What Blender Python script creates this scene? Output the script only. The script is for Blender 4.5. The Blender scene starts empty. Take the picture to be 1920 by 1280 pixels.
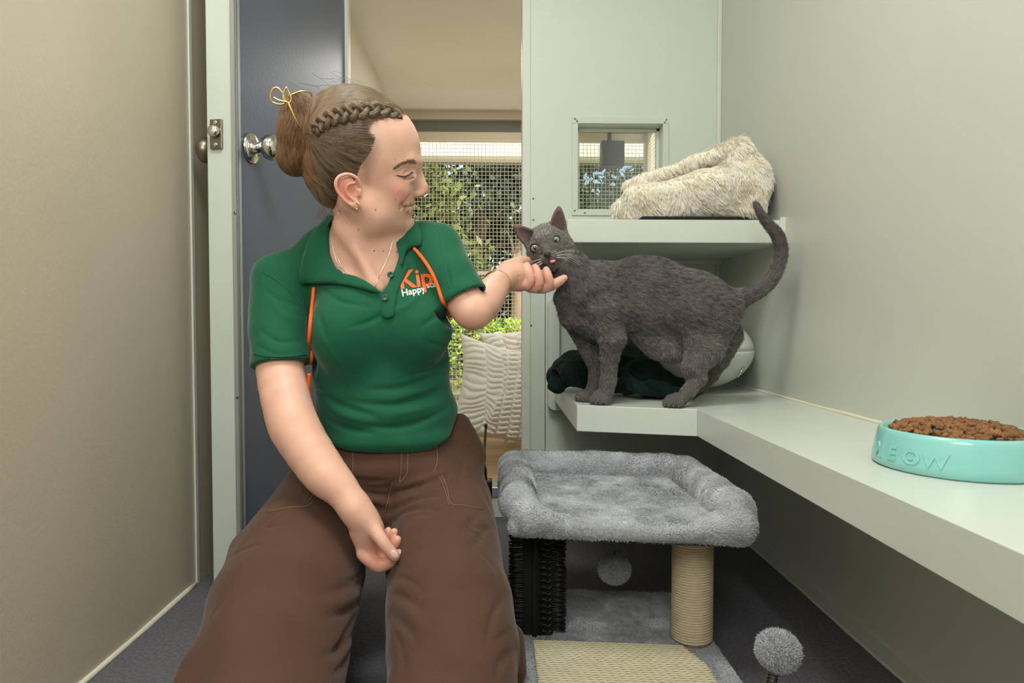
import bpy, bmesh, math, random
import numpy as np
from mathutils import Vector, Matrix, Euler
C = bpy.context.scene.collection
rng = np.random.default_rng(7)
random.seed(7)
F = 1250.0
PI = math.pi
# ---------------------------------------------------------------- camera, world, lights, exposure
cam_d = bpy.data.cameras.new('camera'); cam = bpy.data.objects.new('camera', cam_d); C.objects.link(cam)
CAMZ = 0.58
cam.location = (0, 0, CAMZ)
cam.rotation_euler = (math.radians(90 - 1.83), 0, math.radians(-1.37))
cam_d.sensor_width = 36; cam_d.lens = F / 1920 * 36; cam_d.clip_start = .02; cam_d.clip_end = 400
bpy.context.scene.camera = cam
vs = bpy.context.scene.view_settings
vs.view_transform = 'Standard'; vs.look = 'None'; vs.gamma = 1; vs.use_curve_mapping = False
vs.exposure = 0.45
w = bpy.data.worlds.new('sky'); bpy.context.scene.world = w; w.use_nodes = True
nt = w.node_tree
sky = nt.nodes.new('ShaderNodeTexSky'); sky.sky_type = 'NISHITA'; sky.sun_disc = False
sky.sun_elevation = math.radians(42); sky.sun_rotation = math.radians(150); sky.air_density = 1.2; sky.dust_density = 2.0
bg = nt.nodes['Background']; bg.inputs[1].default_value = 0.17
nt.links.new(sky.outputs[0], bg.inputs[0])
def light(name, typ, loc, rot, energy, col=(1, 1, 1), size=1, size_y=None, angle=None):
    d = bpy.data.lights.new(name, typ); d.energy = energy; d.color = col
    if typ == 'AREA':
        d.size = size
        if size_y: d.shape = 'RECTANGLE'; d.size_y = size_y
    if angle: d.angle = angle
    o = bpy.data.objects.new(name, d); o.location = loc; o.rotation_euler = [math.radians(a) for a in rot]; C.objects.link(o)
    return o
light('sun', 'SUN', (0, 0, 10), (40, 0, 24), 4.6, (1, .95, .85), angle=.01)
light('ceiling_lamp', 'AREA', (-.12, .55, 2.05), (0, 0, 0), 14, (.98, 1, .95), .55, .55)
light('bounced_flash', 'AREA', (-.25, -.62, 1.55), (62, 0, -6), 11, (1, .99, .955), .75, .75)
light('run_fill_light', 'AREA', (0.1, 3.0, 1.70), (0, 0, 0), 5, (1, .97, .93), .5, .5)  # added fill to brighten the run, no real fitting hangs here
light('ground_bounce_fill', 'AREA', (.3, 4.35, -.08), (165, 0, 0), 20, (1, .98, .93), 1.4, .5)  # hidden area light added to imitate sun bouncing up onto the run ceiling

# ---------------------------------------------------------------- helpers
_R = np.array(Euler(cam.rotation_euler).to_matrix())
def W(px, py, Y):
    d = _R @ np.array([(px - 960) / F, -(py - 640) / F, -1.0])
    return np.array([0, 0, CAMZ]) + d * (Y / d[1])
def Wz(px, py, z):
    d = _R @ np.array([(px - 960) / F, -(py - 640) / F, -1.0])
    return np.array([0, 0, CAMZ]) + d * ((z - CAMZ) / d[2])
class Frame:
    """local frame in picture-sized units at a point: u right, v down, w away; unit = one pixel at that distance"""
    def __init__(s, u0, v0, Y, yaw=0):
        s.u0, s.v0 = u0, v0
        s.O = W(u0, v0, Y)
        d = s.O - np.array([0, 0, CAMZ]); dist = np.linalg.norm(d); d = d / dist
        c = _R @ np.array([(u0 - 960) / F, -(v0 - 640) / F, -1.0]); s.s = dist / np.linalg.norm(c) / F
        x = np.cross(d, [0, 0, 1.0]); x /= np.linalg.norm(x); y = np.cross(d, x)
        s.M = np.stack([x, y, d], 1)
        if yaw:
            r = np.array(Matrix.Rotation(math.radians(yaw), 3, 'Z')); s.M = r @ s.M
    def __call__(s, u, v, w=0):
        return s.O + s.M @ (np.array([u - s.u0, v - s.v0, w]) * s.s)
    def rot(s, deg=0, yaw=0):   # rotation matrix whose columns are the ellipsoid axes (deg: clockwise in the picture)
        a = math.radians(deg); b = math.radians(yaw)
        r = np.array([[math.cos(a), -math.sin(a), 0], [math.sin(a), math.cos(a), 0], [0, 0, 1]])
        q = np.array([[math.cos(b), 0, math.sin(b)], [0, 1, 0], [-math.sin(b), 0, math.cos(b)]])
        return s.M @ r @ q

_wl = {}
def tag(o, label=None, cat=None, group=None, kind=None):
    for k, v in (('label', label), ('category', cat), ('group', group), ('kind', kind)):
        if v: o[k] = v
    return o
def root(name, loc, label=None, cat=None, group=None, kind=None):
    o = bpy.data.objects.new(name, None); o.location = loc; o.empty_display_size = .05; C.objects.link(o)
    _wl[o.name] = np.array(loc, float)
    return tag(o, label, cat, group, kind)
def mob(name, V, Fc, m, parent=None, smooth=True, origin=None, col=None):
    V = np.asarray(V, float)
    if parent is not None: org = _wl[parent.name]
    elif origin is not None: org = np.array(origin, float)
    else:
        lo, hi = V.min(0), V.max(0); org = np.array([(lo[0] + hi[0]) / 2, (lo[1] + hi[1]) / 2, lo[2]])
    me = bpy.data.meshes.new(name)
    me.from_pydata((V - org).tolist() if len(V) < 5000 else [], [], Fc if not isinstance(Fc, np.ndarray) else Fc.tolist()) if len(V) < 5000 else _fast(me, V - org, Fc)
    if smooth: me.polygons.foreach_set('use_smooth', [True] * len(me.polygons))
    if col is not None:
        a = me.color_attributes.new('paint', 'FLOAT_COLOR', 'POINT')
        c = np.ones((len(V), 4), np.float32); c[:, :3] = col; a.data.foreach_set('color', c.ravel())
    me.materials.append(m)
    o = bpy.data.objects.new(name, me); C.objects.link(o)
    if parent is not None: o.parent = parent
    else: o.location = org
    _wl[o.name] = org
    return o
def _fast(me, V, Fc):
    if isinstance(Fc, np.ndarray):
        n, k = Fc.shape
        idx = Fc.ravel(); starts = np.arange(n) * k
    else:
        ln = np.array([len(f) for f in Fc]); idx = np.array([i for f in Fc for i in f]); starts = np.concatenate([[0], np.cumsum(ln)[:-1]]); n = len(Fc)
    me.vertices.add(len(V)); me.vertices.foreach_set('co', V.astype(np.float32).ravel())
    me.loops.add(len(idx)); me.loops.foreach_set('vertex_index', idx.astype(np.int32))
    me.polygons.add(n); me.polygons.foreach_set('loop_start', starts.astype(np.int32))
    me.update(calc_edges=True); me.validate()

class MB:
    """collects shapes into one mesh"""
    def __init__(s): s.V = []; s.F = []; s.n = 0
    def add(s, V, Fc):
        V = np.asarray(V, float)
        s.V.append(V); s.F += [tuple(i + s.n for i in f) for f in (Fc.tolist() if isinstance(Fc, np.ndarray) else Fc)]; s.n += len(V); return s
    def box(s, lo, hi, M=None):
        lo = np.array(lo, float); hi = np.array(hi, float)
        V = np.array([[(lo, hi)[i][0], (lo, hi)[j][1], (lo, hi)[k][2]] for i in (0, 1) for j in (0, 1) for k in (0, 1)])
        if M is not None: V = V @ np.array(M.to_3x3()).T + np.array(M.translation)
        return s.add(V, [(0, 1, 3, 2), (4, 6, 7, 5), (0, 4, 5, 1), (2, 3, 7, 6), (0, 2, 6, 4), (1, 5, 7, 3)])
    def tube(s, P, r, seg=8, closed=False, cap=True, flat=None):
        V, Fc = tube(P, r, seg, closed, cap, flat); return s.add(V, Fc)
    def lathe(s, prof, c=(0, 0, 0), axis=(0, 0, 1), seg=32):
        V, Fc = lathe(prof, c, axis, seg); return s.add(V, Fc)
    def build(s, name, m, parent=None, smooth=False, bevel=0, **k):
        o = mob(name, np.concatenate(s.V), s.F, m, parent, smooth, **k)
        if bevel:
            b = o.modifiers.new('b', 'BEVEL'); b.width = bevel; b.segments = 2; b.limit_method = 'ANGLE'
        return o
def tube(P, r, seg=8, closed=False, cap=True, flat=None):
    P = np.asarray(P, float); n = len(P); r = np.broadcast_to(np.asarray(r, float), (n,))
    T = np.gradient(P, axis=0) if not closed else np.roll(P, -1, 0) - np.roll(P, 1, 0)
    T /= np.linalg.norm(T, axis=1)[:, None] + 1e-12
    u = np.cross(T[0], [0, 0, 1.0]);
    if np.linalg.norm(u) < .1: u = np.cross(T[0], [1.0, 0, 0])
    u /= np.linalg.norm(u); V = []
    a = np.linspace(0, 2 * PI, seg, endpoint=False)
    for i in range(n):
        u = u - T[i] * np.dot(u, T[i]); u /= np.linalg.norm(u) + 1e-12; v = np.cross(T[i], u)
        fu, fv = (1, 1) if flat is None else flat
        V.append(P[i] + r[i] * (np.cos(a)[:, None] * u * fu + np.sin(a)[:, None] * v * fv))
    V = np.concatenate(V); Fc = []
    for i in range(n if closed else n - 1):
        j = (i + 1) % n
        for k in range(seg):
            l = (k + 1) % seg; Fc.append((i * seg + k, i * seg + l, j * seg + l, j * seg + k))
    if not closed and cap: Fc.append(tuple(range(seg))[::-1]); Fc.append(tuple((n - 1) * seg + k for k in range(seg)))
    return V, Fc
def lathe(prof, c=(0, 0, 0), axis=(0, 0, 1), seg=32):
    ax = np.array(axis, float); ax /= np.linalg.norm(ax)
    u = np.cross(ax, [0, 0, 1.0]) if abs(ax[2]) < .9 else np.cross(ax, [0, 1.0, 0]); u /= np.linalg.norm(u); v = np.cross(ax, u)
    a = np.linspace(0, 2 * PI, seg, endpoint=False); V = []
    for (r, z) in prof: V.append(np.array(c) + ax * z + r * (np.cos(a)[:, None] * u + np.sin(a)[:, None] * v))
    V = np.concatenate(V); Fc = []
    for i in range(len(prof) - 1):
        for k in range(seg):
            l = (k + 1) % seg; Fc.append((i * seg + k, i * seg + l, (i + 1) * seg + l, (i + 1) * seg + k))
    Fc.append(tuple(range(seg))[::-1]); Fc.append(tuple((len(prof) - 1) * seg + k for k in range(seg)))
    return V, Fc
def spline(P, n=40, closed=False):
    P = np.asarray(P, float); m = len(P); out = []
    t = np.linspace(0, m if closed else m - 1, n, endpoint=not closed)
    for x in t:
        i = int(min(math.floor(x), (m - 1) if closed else m - 2)); f = x - i
        g = (lambda k: P[k % m]) if closed else (lambda k: P[k] if 0 <= k < m else (2 * P[0] - P[1] if k < 0 else 2 * P[-1] - P[-2]))
        p0, p1, p2, p3 = g(i - 1), g(i), g(i + 1), g(i + 2)
        out.append(.5 * (2 * p1 + (p2 - p0) * f + (2 * p0 - 5 * p1 + 4 * p2 - p3) * f * f + (3 * p1 - p0 - 3 * p2 + p3) * f ** 3))
    return np.array(out)
def nrm(v): v = np.asarray(v, float); return v / (np.linalg.norm(v, axis=-1, keepdims=True) + 1e-12)
# value noise in numpy
_perm = rng.permutation(512); _vals = rng.random(512) * 2 - 1
def noise(P, sc=1.0, seed=0):
    P = np.asarray(P, float) * sc + seed * 17.3; i = np.floor(P).astype(int); f = P - i; f = f * f * (3 - 2 * f); r = 0
    for a in (0, 1):
        for b in (0, 1):
            for c in (0, 1):
                hsh = _perm[(_perm[(_perm[(i[..., 0] + a) % 512] + i[..., 1] + b) % 512] + i[..., 2] + c) % 512]
                r = r + _vals[hsh] * (f[..., 0] if a else 1 - f[..., 0]) * (f[..., 1] if b else 1 - f[..., 1]) * (f[..., 2] if c else 1 - f[..., 2])
    return r

# ---------------------------------------------------------------- implicit surfaces
from mathutils.bvhtree import BVHTree
class Bv:
    """the finished mesh, for laying small things on it"""
    def __init__(s, V, Q): s.t = BVHTree.FromPolygons([tuple(v) for v in V], [tuple(f) for f in Q]); s.s = None
    def hit(s, pts):
        P = []; N = []; ok = []
        for a, b in np.asarray(pts, float)[:, :2]:
            d = nrm(_R @ np.array([(a - 960) / F, -(b - 640) / F, -1.0])); h = s.t.ray_cast(Vector((0, 0, CAMZ)), Vector(d))
            if h[0] is None or h[3] > 2.2: P.append([0, 9, 0]); N.append(-d); ok.append(False)
            else: n = np.array(h[1]); P.append(h[0][:]); N.append(n if n @ d < 0 else -n); ok.append(True)
        P = np.array(P); N = np.array(N); ok = np.array(ok)
        return P, N, ok
class SDF:
    def __init__(s): s.p = []; s.inf = []
    def _push(s, fn, lo, hi, op, k):
        pad = k + .012
        s.p.append((fn, np.array(lo) - pad, np.array(hi) + pad, op, max(k, 1e-5))); return s
    def cone(s, a, b, ra, rb=None, k=.01, op='add'):
        a = np.array(a, float); b = np.array(b, float); rb = ra if rb is None else rb; ba = b - a; L = max(ba @ ba, 1e-12)
        def fn(P):
            t = np.clip((P - a) @ ba / L, 0, 1); return np.linalg.norm(P - a - t[:, None] * ba, axis=1) - (ra + (rb - ra) * t)
        m = max(ra, rb); return s._push(fn, np.minimum(a, b) - m, np.maximum(a, b) + m, op, k)
    def chain(s, pts, rad, k=.01, op='add'):
        pts = np.array(pts, float); rad = np.broadcast_to(np.asarray(rad, float), (len(pts),)); segs = [(pts[i], pts[i + 1] - pts[i], max((pts[i + 1] - pts[i]) @ (pts[i + 1] - pts[i]), 1e-12), rad[i], rad[i + 1]) for i in range(len(pts) - 1)]
        kk = min(.006, float(rad.min()) * .4 + 1e-4)
        def fn(P):
            d = None
            for a, ba, L, ra, rb in segs:
                t = np.clip((P - a) @ ba / L, 0, 1); e = np.linalg.norm(P - a - t[:, None] * ba, axis=1) - (ra + (rb - ra) * t)
                if d is None: d = e
                else: h = np.maximum(kk - np.abs(d - e), 0) / kk; d = np.minimum(d, e) - h * h * kk * .25
            return d
        m = rad[:, None]; return s._push(fn, (pts - m).min(0), (pts + m).max(0), op, k)
    def ell(s, c, r, M=None, k=.01, op='add'):
        c = np.array(c, float); r = np.array(r, float); M = np.eye(3) if M is None else np.array(M)
        def fn(P):
            q = (P - c) @ M; k0 = np.linalg.norm(q / r, axis=1); k1 = np.linalg.norm(q / (r * r), axis=1) + 1e-9; return k0 * (k0 - 1) / k1
        e = np.sqrt(((M * r) ** 2).sum(1)); return s._push(fn, c - e, c + e, op, k)
    def box(s, c, h, M=None, rad=.005, k=.003, op='add'):
        c = np.array(c, float); h = np.array(h, float) - rad; M = np.eye(3) if M is None else np.array(M)
        def fn(P):
            q = np.abs((P - c) @ M) - h; return np.linalg.norm(np.maximum(q, 0), axis=1) + np.minimum(q.max(1), 0) - rad
        e = (np.abs(M) * (h + rad)).sum(1); return s._push(fn, c - e, c + e, op, k)
    def ev(s, P, ids=None):
        d = np.full(len(P), 9.0)
        for i in (range(len(s.p)) if ids is None else ids):
            fn, lo, hi, op, k = s.p[i]; e = fn(P)
            if op == 'add':
                h = np.maximum(k - np.abs(d - e), 0) / k; d = np.minimum(d, e) - h * h * k * .25
            elif op == 'sub':
                h = np.maximum(k - np.abs(d + e), 0) / k; d = np.maximum(d, -e) + h * h * k * .25
        return d
    def mesh(s, h, disp=None):
        B = 12; lo = np.min([p[1] for p in s.p if p[3] == 'add'], 0) - h; hi = np.max([p[2] for p in s.p if p[3] == 'add'], 0) + h
        nb = np.ceil((hi - lo) / (B * h)).astype(int); g = np.stack(np.meshgrid(*[np.arange(n) for n in nb], indexing='ij'), -1).reshape(-1, 3)
        cen = lo + (g + .5) * B * h
        ok = np.zeros(len(g), bool)
        near = np.zeros(len(g), bool)
        for p in s.p:
            if p[3] == 'add': near |= ((cen > p[1] - B * h) & (cen < p[2] + B * h)).all(1)
        idn = np.where(near)[0]; d = s.ev(cen[idn]); ok[idn] = np.abs(d) < B * h * .87 * 1.7 + 2 * h
        G = g[ok]; lg = np.stack(np.meshgrid(*[np.arange(B + 1)] * 3, indexing='ij'), -1).reshape(-1, 3)
        N = (nb * B + 4).astype(np.int64); KEYS = []; POS = []; QU = []
        eo = [((0, 0, 0), (1, 0, 0)), ((0, 1, 0), (1, 1, 0)), ((0, 0, 1), (1, 0, 1)), ((0, 1, 1), (1, 1, 1)), ((0, 0, 0), (0, 1, 0)), ((1, 0, 0), (1, 1, 0)), ((0, 0, 1), (0, 1, 1)), ((1, 0, 1), (1, 1, 1)), ((0, 0, 0), (0, 0, 1)), ((1, 0, 0), (1, 0, 1)), ((0, 1, 0), (0, 1, 1)), ((1, 1, 0), (1, 1, 1))]
        plo = np.array([p[1] for p in s.p]); phi = np.array([p[2] for p in s.p])
        def key(q): return ((q[..., 0] + 1) * N[1] + q[..., 1] + 1) * N[2] + q[..., 2] + 1
        for b in G:
            b0 = b * B; blo = lo + b0 * h; bhi = blo + B * h
            ids = np.where((plo < bhi).all(1) & (phi > blo).all(1))[0]
            if not len(ids): continue
            v = s.ev(lo + (lg + b0) * h, ids).reshape(B + 1, B + 1, B + 1)
            if v.min() > 0 or v.max() < 0: continue
            sg = v < 0
            A = np.zeros((B, B, B, 3)); cnt = np.zeros((B, B, B))
            for e0, e1 in eo:
                s0 = tuple(slice(i, i + B) for i in e0); s1 = tuple(slice(i, i + B) for i in e1)
                m = sg[s0] != sg[s1]
                if not m.any(): continue
                a0, a1 = v[s0], v[s1]; t = np.where(m, a0 / np.where(m, a0 - a1, 1), 0)
                for ax in range(3): A[..., ax] += np.where(m, e0[ax] + t * (e1[ax] - e0[ax]), 0)
                cnt += m
            ce = np.argwhere(cnt > 0)
            if not len(ce): continue
            c = cnt[tuple(ce.T)]; KEYS.append(key(ce + b0)); POS.append(lo + (ce + b0 + A[tuple(ce.T)] / c[:, None]) * h)
            for ax in range(3):
                s0 = [slice(0, B)] * 3; s1 = list(s0); s1[ax] = slice(1, B + 1); a0 = sg[tuple(s0)]; a1 = sg[tuple(s1)]
                e = np.argwhere(a0 != a1)
                if not len(e): continue
                fl = a0[tuple(e.T)]; o1 = np.zeros(3, int); o2 = np.zeros(3, int); o1[(ax + 1) % 3] = 1; o2[(ax + 2) % 3] = 1; e = e + b0
                q = np.stack([key(e), key(e - o1), key(e - o1 - o2), key(e - o2)], 1); q[~fl] = q[~fl][:, ::-1]; QU.append(q)
        K = np.concatenate(KEYS); Pp = np.concatenate(POS); Q = np.concatenate(QU)
        u, i = np.unique(K, return_index=True); Pp = Pp[i]; j = np.searchsorted(u, Q); j = np.minimum(j, len(u) - 1)
        good = (u[j] == Q).all(1); return Pp, j[good]
    def normal(s, P, e=.0008):
        g = np.zeros_like(P)
        for a in range(3):
            o = np.zeros(3); o[a] = e; g[:, a] = s.ev(P + o) - s.ev(P - o)
        return nrm(g)
    def hit(s, pts, y0=.35, steps=70):
        """where the lines of sight through picture points meet the surface"""
        pts = np.asarray(pts, float); D = nrm(np.array([_R @ np.array([(a - 960) / F, -(b - 640) / F, -1.0]) for a, b in pts[:, :2]])); O = np.array([0, 0, CAMZ]); t = np.full(len(pts), y0)
        for _ in range(steps): t = np.minimum(t + s.ev(O + D * t[:, None]) * .8, 4)
        P = O + D * t[:, None]; return P, s.normal(P), np.abs(s.ev(P)) < .003
    def crease(s, pts, r=.004, k=.006, n=14, depth=0, op='sub', taper=True):
        P, N, ok = s.hit(spline(pts, n)); P = P[ok] + N[ok] * depth
        if len(P) < 2: return s
        t = np.linspace(0, 1, len(P)); rr = r * (np.sin(PI * np.clip(t, .04, .96)) ** .5 if taper else np.ones(len(P)))
        # pull the chain in at its ends so that the fold fades out
        if taper: P = P + (N[ok] * ((1 if op == 'sub' else -1) * (1 - np.sin(PI * t))[:, None] * r * .6))
        return s.chain(P, rr, k, op)

def vnormals(V, Q):
    a, b, c, d = (V[Q[:, i]] for i in range(4)); n = np.cross(c - a, d - b); o = np.zeros_like(V)
    for i in range(4): np.add.at(o, Q[:, i], n)
    return nrm(o)
def smooth_mesh(V, Q, it=2, lam=.5):
    for _ in range(it):
        A = np.zeros_like(V); c = np.zeros(len(V))
        for i in range(4):
            np.add.at(A, Q[:, i], V[Q[:, (i + 1) % 4]] + V[Q[:, (i + 3) % 4]]); np.add.at(c, Q[:, i], 2)
        V = V + lam * (A / np.maximum(c, 1)[:, None] - V)
    return V
def sample(V, Q, n, mask=None, N=None):
    N = vnormals(V, Q) if N is None else N; c = V[Q].mean(1); ar = np.linalg.norm(np.cross(V[Q[:, 2]] - V[Q[:, 0]], V[Q[:, 3]] - V[Q[:, 1]]), axis=1)
    if mask is not None: ar = ar * mask(c)
    i = rng.choice(len(Q), n, p=ar / ar.sum()); u = rng.random((n, 1)); v = rng.random((n, 1)); q = Q[i]
    P = (V[q[:, 0]] * (1 - u) + V[q[:, 1]] * u) * (1 - v) + (V[q[:, 3]] * (1 - u) + V[q[:, 2]] * u) * v
    NN = nrm(N[q[:, 0]] * (1 - u) * (1 - v) + N[q[:, 1]] * u * (1 - v) + N[q[:, 3]] * (1 - u) * v + N[q[:, 2]] * u * v)
    return P, NN
def strands(name, P, r, m, parent=None, tint=None):
    """P: (n strands, k points, 3)"""
    n, k, _ = P.shape; org = _wl[parent.name] if parent is not None else P.reshape(-1, 3).mean(0)
    cu = bpy.data.hair_curves.new(name); cu.add_curves([k] * n)
    cu.attributes['position'].data.foreach_set('vector', (P - org).astype(np.float32).ravel())
    a = cu.attributes.get('radius') or cu.attributes.new('radius', 'FLOAT', 'POINT')
    a.data.foreach_set('value', np.broadcast_to(np.asarray(r, np.float32), (n, k)).ravel().copy())
    if tint is not None:
        a = cu.attributes.new('tint', 'FLOAT', 'CURVE'); a.data.foreach_set('value', np.asarray(tint, np.float32))
    cu.materials.append(m); o = bpy.data.objects.new(name, cu); C.objects.link(o)
    if parent is not None: o.parent = parent
    else: o.location = org
    _wl[o.name] = org; o['kind'] = 'stuff'
    return o
def fur(name, P, N, comb, length, lift, r, m, parent, k=4, jit=.25, curl=0.0, tint=None, clump=0, cell=.006):
    n = len(P); T = comb - N * (comb * N).sum(1)[:, None]; T = nrm(T + rng.normal(0, jit, (n, 3)) * .6)
    L = np.broadcast_to(length, (n,)) * rng.uniform(.6, 1.15, n); d0 = nrm(N * lift + T * (1 - lift * .5)); pts = [P - N * .0008]; q = P.copy()
    for i in range(1, k):
        d = nrm(d0 + T * .35 * i + np.array([0, 0, -.08 * i]) + rng.normal(0, curl + .02, (n, 3))); q = q + d * (L / (k - 1))[:, None]; pts.append(q.copy())
    if clump:
        ky = np.floor((P + .4 * cell * np.stack([noise(P, 1 / cell, 7), noise(P, 1 / cell, 8), noise(P, 1 / cell, 9)], 1)) / cell).astype(np.int64); ky = (ky[:, 0] * 73856093) ^ (ky[:, 1] * 19349663) ^ (ky[:, 2] * 83492791); _, iv, ct_ = np.unique(ky, return_inverse=True, return_counts=True)
        for i in range(1, k):
            mn = np.stack([np.bincount(iv, pts[i][:, a]) for a in range(3)], 1) / ct_[:, None]; pts[i] = pts[i] + (mn[iv] - pts[i]) * clump * (i / (k - 1)) ** 1.2
    rad = r * np.linspace(1, .25, k)[None, :] * np.ones((n, 1))
    return strands(name, np.stack(pts, 1), rad, m, parent, rng.random(n) if tint is None else tint)

# ---------------------------------------------------------------- materials
def mat(name, col, rough=.5, metal=0, var=0, vscale=8, bump=0, bscale=60, col2=None, spec=.5, sheen=0, coat=0, paint=False, sss=0, detail=4, stretch=None, trans=0, coords='Object'):
    m = bpy.data.materials.new(name); m.use_nodes = True; t = m.node_tree; b = t.nodes['Principled BSDF']
    c = lambda x: (x[0], x[1], x[2], 1)
    b.inputs['Base Color'].default_value = c(col); b.inputs['Roughness'].default_value = rough; b.inputs['Metallic'].default_value = metal
    b.inputs['Specular IOR Level'].default_value = spec
    if sheen: b.inputs['Sheen Weight'].default_value = sheen; b.inputs['Sheen Roughness'].default_value = .4
    if coat: b.inputs['Coat Weight'].default_value = coat; b.inputs['Coat Roughness'].default_value = .1
    if sss: b.inputs['Subsurface Weight'].default_value = sss; b.inputs['Subsurface Radius'].default_value = (1, .35, .2); b.inputs['Subsurface Scale'].default_value = .006
    if trans: b.inputs['Transmission Weight'].default_value = trans
    tc = t.nodes.new('ShaderNodeTexCoord'); src = tc.outputs[coords]
    if stretch:
        mp = t.nodes.new('ShaderNodeMapping'); mp.inputs['Scale'].default_value = stretch; t.links.new(src, mp.inputs[0]); src = mp.outputs[0]
    out = None
    if paint:
        at = t.nodes.new('ShaderNodeAttribute'); at.attribute_name = 'paint'; out = at.outputs['Color']
    if var or col2:
        n = t.nodes.new('ShaderNodeTexNoise'); n.inputs['Scale'].default_value = vscale; n.inputs['Detail'].default_value = detail; t.links.new(src, n.inputs['Vector'])
        r = t.nodes.new('ShaderNodeValToRGB'); r.color_ramp.elements[0].position = .3; r.color_ramp.elements[1].position = .7; t.links.new(n.outputs['Fac'], r.inputs[0])
        if paint:
            r.color_ramp.elements[0].color = c([1 - var] * 3); r.color_ramp.elements[1].color = c([1 + var * .3] * 3)
            mx = t.nodes.new('ShaderNodeMix'); mx.data_type = 'RGBA'; mx.blend_type = 'MULTIPLY'; mx.inputs['Factor'].default_value = 1
            t.links.new(out, mx.inputs['A']); t.links.new(r.outputs[0], mx.inputs['B']); out = mx.outputs['Result']
        else:
            c2 = col2 or tuple(x * (1 - var) for x in col)
            r.color_ramp.elements[0].color = c(c2); r.color_ramp.elements[1].color = c(col); out = r.outputs[0]
    if out is not None: t.links.new(out, b.inputs['Base Color'])
    if bump:
        n = t.nodes.new('ShaderNodeTexNoise'); n.inputs['Scale'].default_value = bscale; n.inputs['Detail'].default_value = 3; t.links.new(src, n.inputs['Vector'])
        bp = t.nodes.new('ShaderNodeBump'); bp.inputs['Strength'].default_value = 1; bp.inputs['Distance'].default_value = bump; t.links.new(n.outputs['Fac'], bp.inputs['Height']); t.links.new(bp.outputs[0], b.inputs['Normal'])
    return m
def hair_mat(name, dark, light_, rough=.5, spec=.3):
    m = bpy.data.materials.new(name); m.use_nodes = True; t = m.node_tree; b = t.nodes['Principled BSDF']
    at = t.nodes.new('ShaderNodeAttribute'); at.attribute_name = 'tint'; r = t.nodes.new('ShaderNodeValToRGB')
    r.color_ramp.elements[0].color = (*dark, 1); r.color_ramp.elements[1].color = (*light_, 1)
    t.links.new(at.outputs['Fac'], r.inputs[0]); t.links.new(r.outputs[0], b.inputs['Base Color']); b.inputs['Roughness'].default_value = rough; b.inputs['Specular IOR Level'].default_value = spec
    return m
def S(r, g, b):   # 8-bit picture colour to linear
    return tuple(((x / 255 + .055) / 1.055) ** 2.4 if x > 10 else x / 255 / 12.92 for x in (r, g, b))
# ================================================================ the room
XL, XR, YB, YF, ZC = -.66, .655, 1.95, -1.0, 2.1
m_wl = mat('beige_panel', S(204, 192, 170), .42, var=.05, vscale=3, bump=.0004, bscale=180)
m_wr = mat('grey_panel', S(204, 207, 196), .38, var=.03, vscale=3, bump=.0003, bscale=180)
m_wb = mat('pale_panel', S(208, 216, 204), .4, var=.03, vscale=4, bump=.0003, bscale=180)
m_white = mat('white_laminate', S(208, 214, 204), .28, var=.03, vscale=5, bump=.0002, bscale=90)
m_trim = mat('trim_white', S(214, 216, 204), .45)
m_caulk = mat('caulk', S(226, 220, 200), .6, bump=.001, bscale=60)
m_carpet = mat('carpet', S(118, 116, 122), .95, var=.35, vscale=160, bump=.003, bscale=420, spec=.1)
m_chrome = mat('chrome', (.72, .70, .66), .12, 1)
m_steel = mat('worn_steel', S(150, 142, 125), .35, 1, var=.25, vscale=60)
m_screw = mat('screw', S(120, 118, 110), .3, 1)
def st(o): o['kind'] = 'structure'; return o
st(MB().box((XL, YF, -.05), (XR, YB + .06, 0)).build('floor', m_carpet))
st(MB().box((XL - .05, YF, 0), (XL, YB, ZC)).build('wall_left', m_wl))
st(MB().box((XR, YF, 0), (XR + .05, YB + .06, ZC)).build('wall_right', m_wr))
st(MB().box((XL - .05, YF - .05, 0), (XR + .05, YF, ZC)).build('wall_front', m_wr))
st(MB().box((XL - .05, YF, ZC), (XR + .05, YB + .06, ZC + .05)).build('ceiling', m_white))
DX0, DX1, DZ = -.43, .088, 1.76
WX0, WX1, WZ0, WZ1 = .238, .486, .902, 1.15
b = MB()
b.box((XL, YB, 0), (DX0, YB + .06, ZC)); b.box((DX0, YB, DZ), (DX1, YB + .06, ZC)); b.box((DX0, YB, 0), (DX1, YB + .06, .085))
b.box((DX1, YB, 0), (XR, YB + .06, WZ0)); b.box((DX1, YB, WZ1), (XR, YB + .06, ZC)); b.box((DX1, YB, WZ0), (WX0, YB + .06, WZ1)); b.box((WX1, YB, WZ0), (XR, YB + .06, WZ1))
st(b.build('wall_back', m_wb))
# trims: jamb, corner strips, seams
st(MB().box((DX1 - .012, YB - .006, .085), (DX1 + .012, YB + .07, DZ)).build('trim_1', m_trim, bevel=.002))
st(MB().box((XR - .012, YB - .008, .46), (XR, YB, ZC)).build('trim_2', m_trim, bevel=.002))
v = []
b = MB(); z = 1.155
while z < ZC: l = random.uniform(.02, .09); b.box((.483, YB - .0012, z), (.4845 + random.uniform(0, .001), YB, min(z + l, ZC))); z += l + random.uniform(.002, .012)
st(b.build('trim_3', m_caulk))
st(MB().box((XL, 1.462, 0), (XL + .004, 1.476, ZC)).build('trim_4', m_trim, bevel=.001))
st(MB().box((DX1 + .055, YB - .001, .0), (DX1 + .057, YB, .70)).build('trim_5', m_screw))
def bead(name, x0, y0, x1, y1, z, r, m=m_caulk):
    P = [(x0 + (x1 - x0) * t, y0 + (y1 - y0) * t, z + .0006 * math.sin(t * 40)) for t in np.linspace(0, 1, 60)]
    rr = r * (1 + .25 * noise(np.array(P), 25)); return st(MB().tube(P, rr, 8).build(name, m, smooth=True))
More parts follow.
